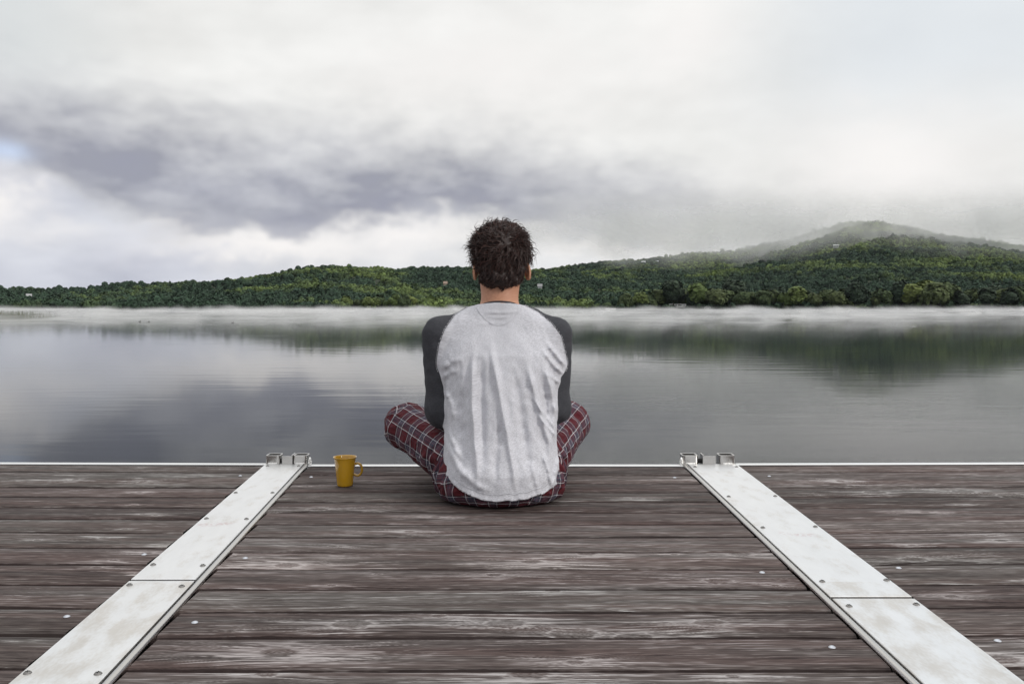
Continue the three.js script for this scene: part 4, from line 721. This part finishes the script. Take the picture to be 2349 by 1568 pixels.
      id.forEach((k, j) => { P.push(tq.pos[3 * k], tq.pos[3 * k + 1], tq.pos[3 * k + 2]); N.push(tq.nor[3 * k], tq.nor[3 * k + 1], tq.nor[3 * k + 2]); U.push(angs[j][0] * angs[j][2], angs[j][1]); });
    }
  }
  const maroon = [0.085, 0.005, 0.011], navy = [0.008, 0.007, 0.014], white = [0.66, 0.62, 0.65], slate = [0.05, 0.053, 0.08], rose = [0.26, 0.09, 0.12];
  const bandsOf = (t) => t < 0.26 ? maroon : t < 0.28 ? slate : t < 0.40 ? maroon : t < 0.45 ? navy : t < 0.50 ? white : t < 0.54 ? navy : t < 0.56 ? rose : t < 0.69 ? slate : t < 0.705 ? rose : t < 0.84 ? slate : t < 0.87 ? white : t < 0.93 ? navy : maroon;
  const plaid = tex(512, 512, (i, j) => { const a = bandsOf(i / 512), b = bandsOf(j / 512), tw = ((i + j) >> 2) & 1, g = 0.88 + 0.24 * (n2(i * 0.9, j * 0.15) * 0.25 + n2(i * 0.15, j * 0.9) * 0.25 + 0.5); return [0, 1, 2].map((k) => (tw ? a[k] * 0.7 + b[k] * 0.3 : a[k] * 0.3 + b[k] * 0.7) * g); }, true);
  plaid.repeat.set(1 / 0.07, 1 / 0.07); plaid.anisotropy = 8;
  const weave = (() => { const t = tex(256, 256, (i, j) => 0.5 + 0.4 * tileNoise(i / 256, j / 256, 60, 60, 3)); t.repeat.set(1 / 0.08, 1 / 0.08); return t; })();
  part('trousers', geo(P, null, N, U), std({ map: plaid, bumpMap: weave, bumpScale: 0.0005, roughness: 0.95 }), man).userData.label = 'maroon, grey and white plaid trousers';

  // ---- head, hands, feet and the body under the clothes: one skin mesh
  const C = V(-0.037, 0.772, -2.866), yaw = 7 * D2R, pitch = -10 * D2R, inv = new THREE.Matrix4().makeRotationFromEuler(new THREE.Euler(pitch, yaw, 0, 'YXZ')).transpose(), e = inv.elements;
  const local = (fn) => (x, y, z) => { const a = x - C.x, b = y - C.y, c = z - C.z; return fn(e[0] * a + e[4] * b + e[8] * c, e[1] * a + e[5] * b + e[9] * c, e[2] * a + e[6] * b + e[10] * c); };
  const H = { skull: ball(0, 0, 0, 0.078, 0.093, 0.095), face: ball(0, -0.055, -0.028, 0.064, 0.085, 0.072), jaw: ball(0, -0.104, -0.045, 0.046, 0.036, 0.045), chin: ball(0, -0.122, -0.078, 0.02, 0.016, 0.016), nose: cone([0, -0.012, -0.094], [0, -0.05, -0.116], 0.008, 0.0125), wings: ball(0, -0.054, -0.104, 0.018, 0.008, 0.012), brow: ball(0, 0.012, -0.083, 0.052, 0.012, 0.018), lipU: ball(0, -0.081, -0.0985, 0.023, 0.006, 0.008), lipD: ball(0, -0.0925, -0.0965, 0.02, 0.0065, 0.008) };
  const ear = (s) => { const rim = (x, y, z) => { const a = (y + 0.058) / 0.031, b = (z - 0.012 + 0.22 * (y + 0.058)) / 0.019, k = Math.hypot(a, b), out = (k - 1) * 0.019, off = Math.abs(s * x - 0.083 - 0.30 * (z - 0.004)) - 0.0042; return Math.max(out, off) + (k < 0.72 ? (s * x > 0.084 ? 0.002 : 0) : 0); }; return rim; };
  const earL = ear(-1), earR = ear(1);
  const head = local((x, y, z) => {
    let d = smin(H.skull(x, y, z), H.face(x, y, z), 0.03); d = smin(d, H.jaw(x, y, z), 0.025); d = smin(d, H.chin(x, y, z), 0.02); d = smin(d, H.brow(x, y, z), 0.012);
    d = smax(d, -(Math.hypot(Math.abs(x) - 0.031, y + 0.012, z + 0.102) - 0.0155), 0.008);
    d = smin(d, H.nose(x, y, z), 0.01); d = smin(d, H.wings(x, y, z), 0.008); d = smin(d, H.lipU(x, y, z), 0.004); d = smin(d, H.lipD(x, y, z), 0.004);
    d = smin(d, Math.min(earL(x, y, z), earR(x, y, z)), 0.006);
    return d;
  });
  const neckA = cone([-0.041, 0.55, -2.852], [-0.039, 0.70, -2.868], 0.063, 0.0585), neckB = ball(-0.041, 0.565, -2.85, 0.1, 0.04, 0.06), neck = (x, y, z) => smin(neckA(x, y, z), neckB(x, y, z), 0.03);
  const skin = (x, y, z) => smin(head(x, y, z), neck(x, y, z), 0.025);
  const hq = polygonize(skin, [-0.15, 0.53, -3.0], [0.075, 0.88, -2.755], 0.0034);
  const hand = (W, fdir, sdir) => {
    const F = V(...fdir).normalize(), S = V(...sdir).addScaledVector(F, -V(...sdir).dot(F)).normalize(), B = S.clone().cross(F).normalize(); if (B.y < 0) B.negate();
    const at = (a, b, c) => [W[0] + F.x * a + S.x * b + B.x * c, W[1] + F.y * a + S.y * b + B.y * c, W[2] + F.z * a + S.z * b + B.z * c], parts = [];
    for (const b of [0.024, 0.008, -0.009, -0.024]) parts.push(cone(at(0, b * 0.6, 0), at(0.082 - Math.abs(b - 0.006) * 0.3, b, 0.003), 0.019, 0.0125));
    const fing = [[0.026, 0.040, 0.025, 0.021], [0.0085, 0.045, 0.029, 0.022], [-0.0095, 0.041, 0.027, 0.021], [-0.0265, 0.032, 0.020, 0.018]], solo = [];
    for (const [b, l1, l2, l3] of fing) { let a = 0.082 - Math.abs(b - 0.006) * 0.3, c = 0.003, ang = 0.35, p = at(a, b, c); [l1, l2, l3].forEach((l, i) => { a += Math.cos(ang) * l; c -= Math.sin(ang) * l; const p2 = at(a, b * (1 + 0.08 * i), c); solo.push(cone(p, p2, 0.0092 - 0.0008 * i, 0.0084 - 0.001 * i)); p = p2; ang += 0.55; }); }
    const t0 = at(0.02, 0.026, -0.004), t1 = at(0.05, 0.047, -0.01), t2 = at(0.078, 0.052, -0.016), t3 = at(0.1, 0.046, -0.022); const th = [cone(t0, t1, 0.016, 0.0115), cone(t1, t2, 0.011, 0.0095), cone(t2, t3, 0.0095, 0.008)];
    const wrist = cone(at(-0.06, 0, 0), at(0, 0, 0), 0.026, 0.025);
    return (x, y, z) => { let d = wrist(x, y, z); for (const p of parts) d = smin(d, p(x, y, z), 0.016); let s = 9; for (const p of solo) s = smin(s, p(x, y, z), 0.003); d = smin(d, s, 0.008); let t = 9; for (const p of th) t = smin(t, p(x, y, z), 0.006); return smin(d, t, 0.012); };
  };
  const handL = hand(wrL, [0.62, -0.12, -0.55], [0.5, 0.1, 0.7]), handR = hand(wrR, [-0.6, -0.2, -0.6], [-0.5, 0.1, 0.7]);
  const box = (W, dx) => [[W[0] - 0.1 + dx, W[1] - 0.11, W[2] - 0.15], [W[0] + 0.1 + dx, W[1] + 0.08, W[2] + 0.07]];
  const hL = polygonize(handL, ...box(wrL, 0.06), 0.0036), hR = polygonize(handR, ...box(wrR, -0.06), 0.0036);
  const foot = (A, s) => { const p = [cone([A[0], A[1] + 0.01, A[2]], [A[0] + s * 0.05, 0.045, A[2] - 0.005], 0.036, 0.034), ball(A[0] + s * 0.02, 0.035, A[2], 0.04, 0.034, 0.033), cone([A[0] + s * 0.06, 0.045, A[2] - 0.004], [A[0] + s * 0.15, 0.03, A[2] - 0.012], 0.034, 0.022), cone([A[0] + s * 0.1, 0.028, A[2] + 0.02], [A[0] + s * 0.16, 0.024, A[2] + 0.022], 0.024, 0.018)]; const toes = [0, 1, 2, 3, 4].map((i) => cone([A[0] + s * (0.155 - i * 0.008), 0.022, A[2] + 0.03 - i * 0.017], [A[0] + s * (0.195 - i * 0.012), 0.016, A[2] + 0.031 - i * 0.018], 0.011 - i * 0.0008, i ? 0.008 : 0.012)); return (x, y, z) => { let d = 9; for (const g of p) d = smin(d, g(x, y, z), 0.03); for (const g of toes) d = smin(d, g(x, y, z), 0.006); return Math.max(d, 0.002 - y); }; };
  const fL = foot(anL, 1), fR = foot(anR, -1), fq = polygonize((x, y, z) => Math.min(fL(x, y, z), fR(x, y, z)), [-0.35, -0.005, -3.26], [0.25, 0.12, -3.1], 0.0052);
  const flesh = (x, y, z) => { let d = smin(chest(x, y, z) + 0.016, arms(x, y, z) + 0.014, 0.03); d = smin(d, smin(Math.min(thL(x, y, z), thR(x, y, z)), seat(x, y, z), 0.03) + 0.018, 0.03); return Math.max(smin(d, Math.min(snL(x, y, z), snR(x, y, z)) + 0.018, 0.02), 0.034 - y, y - 0.60); };
  const bq = polygonize(flesh, [-0.47, -0.01, -3.27], [0.29, 0.64, -2.57], 0.012);
  const skinMap = tex(512, 512, (i, j) => { const a = tileNoise(i / 512, j / 512, 9, 9, 1), b = tileNoise(i / 512, j / 512, 45, 45, 2); return [0.55 + 0.03 * a + 0.02 * b, 0.275 + 0.025 * a + 0.015 * b, 0.172 + 0.018 * a + 0.012 * b]; }, true); skinMap.repeat.set(1 / 0.12, 1 / 0.12);
  const G = (Q) => { const uv = []; for (let i = 0; i < Q.pos.length; i += 3) uv.push(Q.pos[i] + Q.pos[i + 2] * 0.6, Q.pos[i + 1]); return geo(Q.pos, Q.idx, Q.nor, uv); };
  const body = part('body', mergeGeometries([bq, hq, hL, hR, fq].map(G)), phys({ map: skinMap, roughness: 0.5, sheen: 0.2, sheenColor: rgb(1, 0.7, 0.55), sheenRoughness: 0.4 }), man);
  { const m = new THREE.Matrix4().copy(inv).transpose().setPosition(C), white2 = std({ color: rgb(0.75, 0.73, 0.7), roughness: 0.25 }), iris = std({ color: rgb(0.06, 0.035, 0.02), roughness: 0.2 }); for (const s of [-1, 1]) { const ey = part('eye', new THREE.SphereGeometry(0.0118, 20, 14).translate(s * 0.031, -0.013, -0.0865).applyMatrix4(m), white2, body); part('iris', new THREE.SphereGeometry(0.0052, 14, 10).scale(1, 1, 0.4).translate(s * 0.031, -0.014, -0.0975).applyMatrix4(m), iris, body); part('eyebrow', new THREE.CapsuleGeometry(0.0035, 0.03, 3, 8).rotateZ(Math.PI / 2 + s * -0.12).translate(s * 0.032, 0.011, -0.1).applyMatrix4(m), std({ color: rgb(0.015, 0.01, 0.008), roughness: 0.8 }), body); } }

  // ---- hair: a rough scalp of curls with tapering locks
  const hv = [ball(-0.036, 0.778, -2.862, 0.084, 0.087, 0.098), ball(-0.037, 0.713, -2.834, 0.0755, 0.058, 0.068), ball(-0.036, 0.832, -2.89, 0.066, 0.034, 0.075)];
  const faceCut = local(ball(0, -0.075, -0.115, 0.1, 0.1, 0.09)), earCut = local((x, y, z) => Math.hypot((Math.abs(x) - 0.09) / 0.03, (y + 0.062) / 0.036, (z - 0.002) / 0.03) * 0.03 - 0.03);
  const hairVol = (x, y, z) => { let d = smin(smin(hv[0](x, y, z), hv[1](x, y, z), 0.03), hv[2](x, y, z), 0.03); d = smax(d, -faceCut(x, y, z), 0.015); d = smax(d, -earCut(x, y, z), 0.008); return d - 0.005 * n3(x * 32, y * 32, z * 32) - 0.003 * n3(x * 60, y * 60, z * 60) - 0.002 * n3(x * 110, y * 80, z * 110); };
  const sq = polygonize(hairVol, [-0.16, 0.63, -3.0], [0.09, 0.9, -2.74], 0.0045);
  const hp = [...sq.pos], hn = [...sq.nor], hi = [...sq.idx], hc = []; for (let i = 0; i < sq.pos.length; i += 3) hc.push(0.55, 0.55, 0.55);
  const r = rng(88), count = sq.pos.length / 3, whorl = V(-0.012, 0.806, -2.768);
  for (let s = 0; s < 7000; s++) {
    const k = Math.floor(r() * count), p = V(sq.pos[3 * k], sq.pos[3 * k + 1], sq.pos[3 * k + 2]), n = V(sq.nor[3 * k], sq.nor[3 * k + 1], sq.nor[3 * k + 2]);
    if (faceCut(p.x, p.y, p.z) < 0.012 || earCut(p.x, p.y, p.z) < 0.004) continue;
    const top = smoothstep(p.y, 0.70, 0.79), from = p.clone().sub(whorl), flow = from.addScaledVector(n, -from.dot(n)).normalize(); const swirl = flow.clone().cross(n).multiplyScalar(0.55);
    const dir = flow.add(swirl).add(V(0, -0.9 - 0.8 * (1 - top), 0)).add(V((r() - 0.5), (r() - 0.5), (r() - 0.5)).multiplyScalar(0.5)); dir.addScaledVector(n, -dir.dot(n)).normalize(); const side = dir.clone().cross(n).normalize();
    const wild = r() < 0.08 ? 1 : 0, len = lerp(0.016, 0.036 + 0.026 * r(), top), curl = lerp(0.001, (0.004 + 0.0045 * r()) * (1 + 0.4 * wild), top), turns = lerp(0.4, 0.9 + 0.7 * r() + 0.5 * wild, top), ph = n3(p.x * 60, p.y * 60, p.z * 60) * 5 + r() * 1.6, wide = lerp(0.0008, 0.0010 + 0.0008 * r(), top), lift = lerp(0.0008, 0.001 + 0.002 * r() + 0.004 * wild, top), droop = 0.012 * top * r(), SEG = 8;
    const base = hp.length / 3, tone = 0.6 + 0.9 * r() * r() + (r() < 0.07 ? 0.9 : 0), warm = 1 + 0.25 * r();
    for (let i = 0; i <= SEG; i++) {
      const t = i / SEG, a = ph + t * turns * 6.28, rad = curl * Math.min(1, t * 2.2), c = p.clone().addScaledVector(dir, len * t * (1 - 0.15 * t)).addScaledVector(n, lift * Math.sin(t * 2.4) - 0.001 + rad * Math.cos(a) * 0.9 - (t * t) * len * 0.3).addScaledVector(side, rad * Math.sin(a)); c.y -= droop * t * t;
      const w = wide * (t < 0.5 ? 1 : 1 - (t - 0.5) * 1.7);
      for (let q2 = 0; q2 < 3; q2++) { const b = q2 * 2.0944 + a * 0.2, ox = n.x * Math.cos(b) + side.x * Math.sin(b), oy = n.y * Math.cos(b) + side.y * Math.sin(b), oz = n.z * Math.cos(b) + side.z * Math.sin(b); hp.push(c.x + ox * w, c.y + oy * w, c.z + oz * w); hn.push(ox, oy, oz); hc.push(tone * warm, tone, tone * 0.95); }
      if (i < SEG) for (let q2 = 0; q2 < 3; q2++) { const a0 = base + i * 3 + q2, a1 = base + i * 3 + (q2 + 1) % 3; hi.push(a0, a1, a0 + 3, a1, a1 + 3, a0 + 3); }
    }
  }
  part('hair', geo(hp, hi, hn, null, hc), std({ color: rgb(0.036, 0.0145, 0.011), vertexColors: true, roughness: 0.52 }), man).userData.label = 'dark brown curly hair';
}

renderer.render(scene, camera);
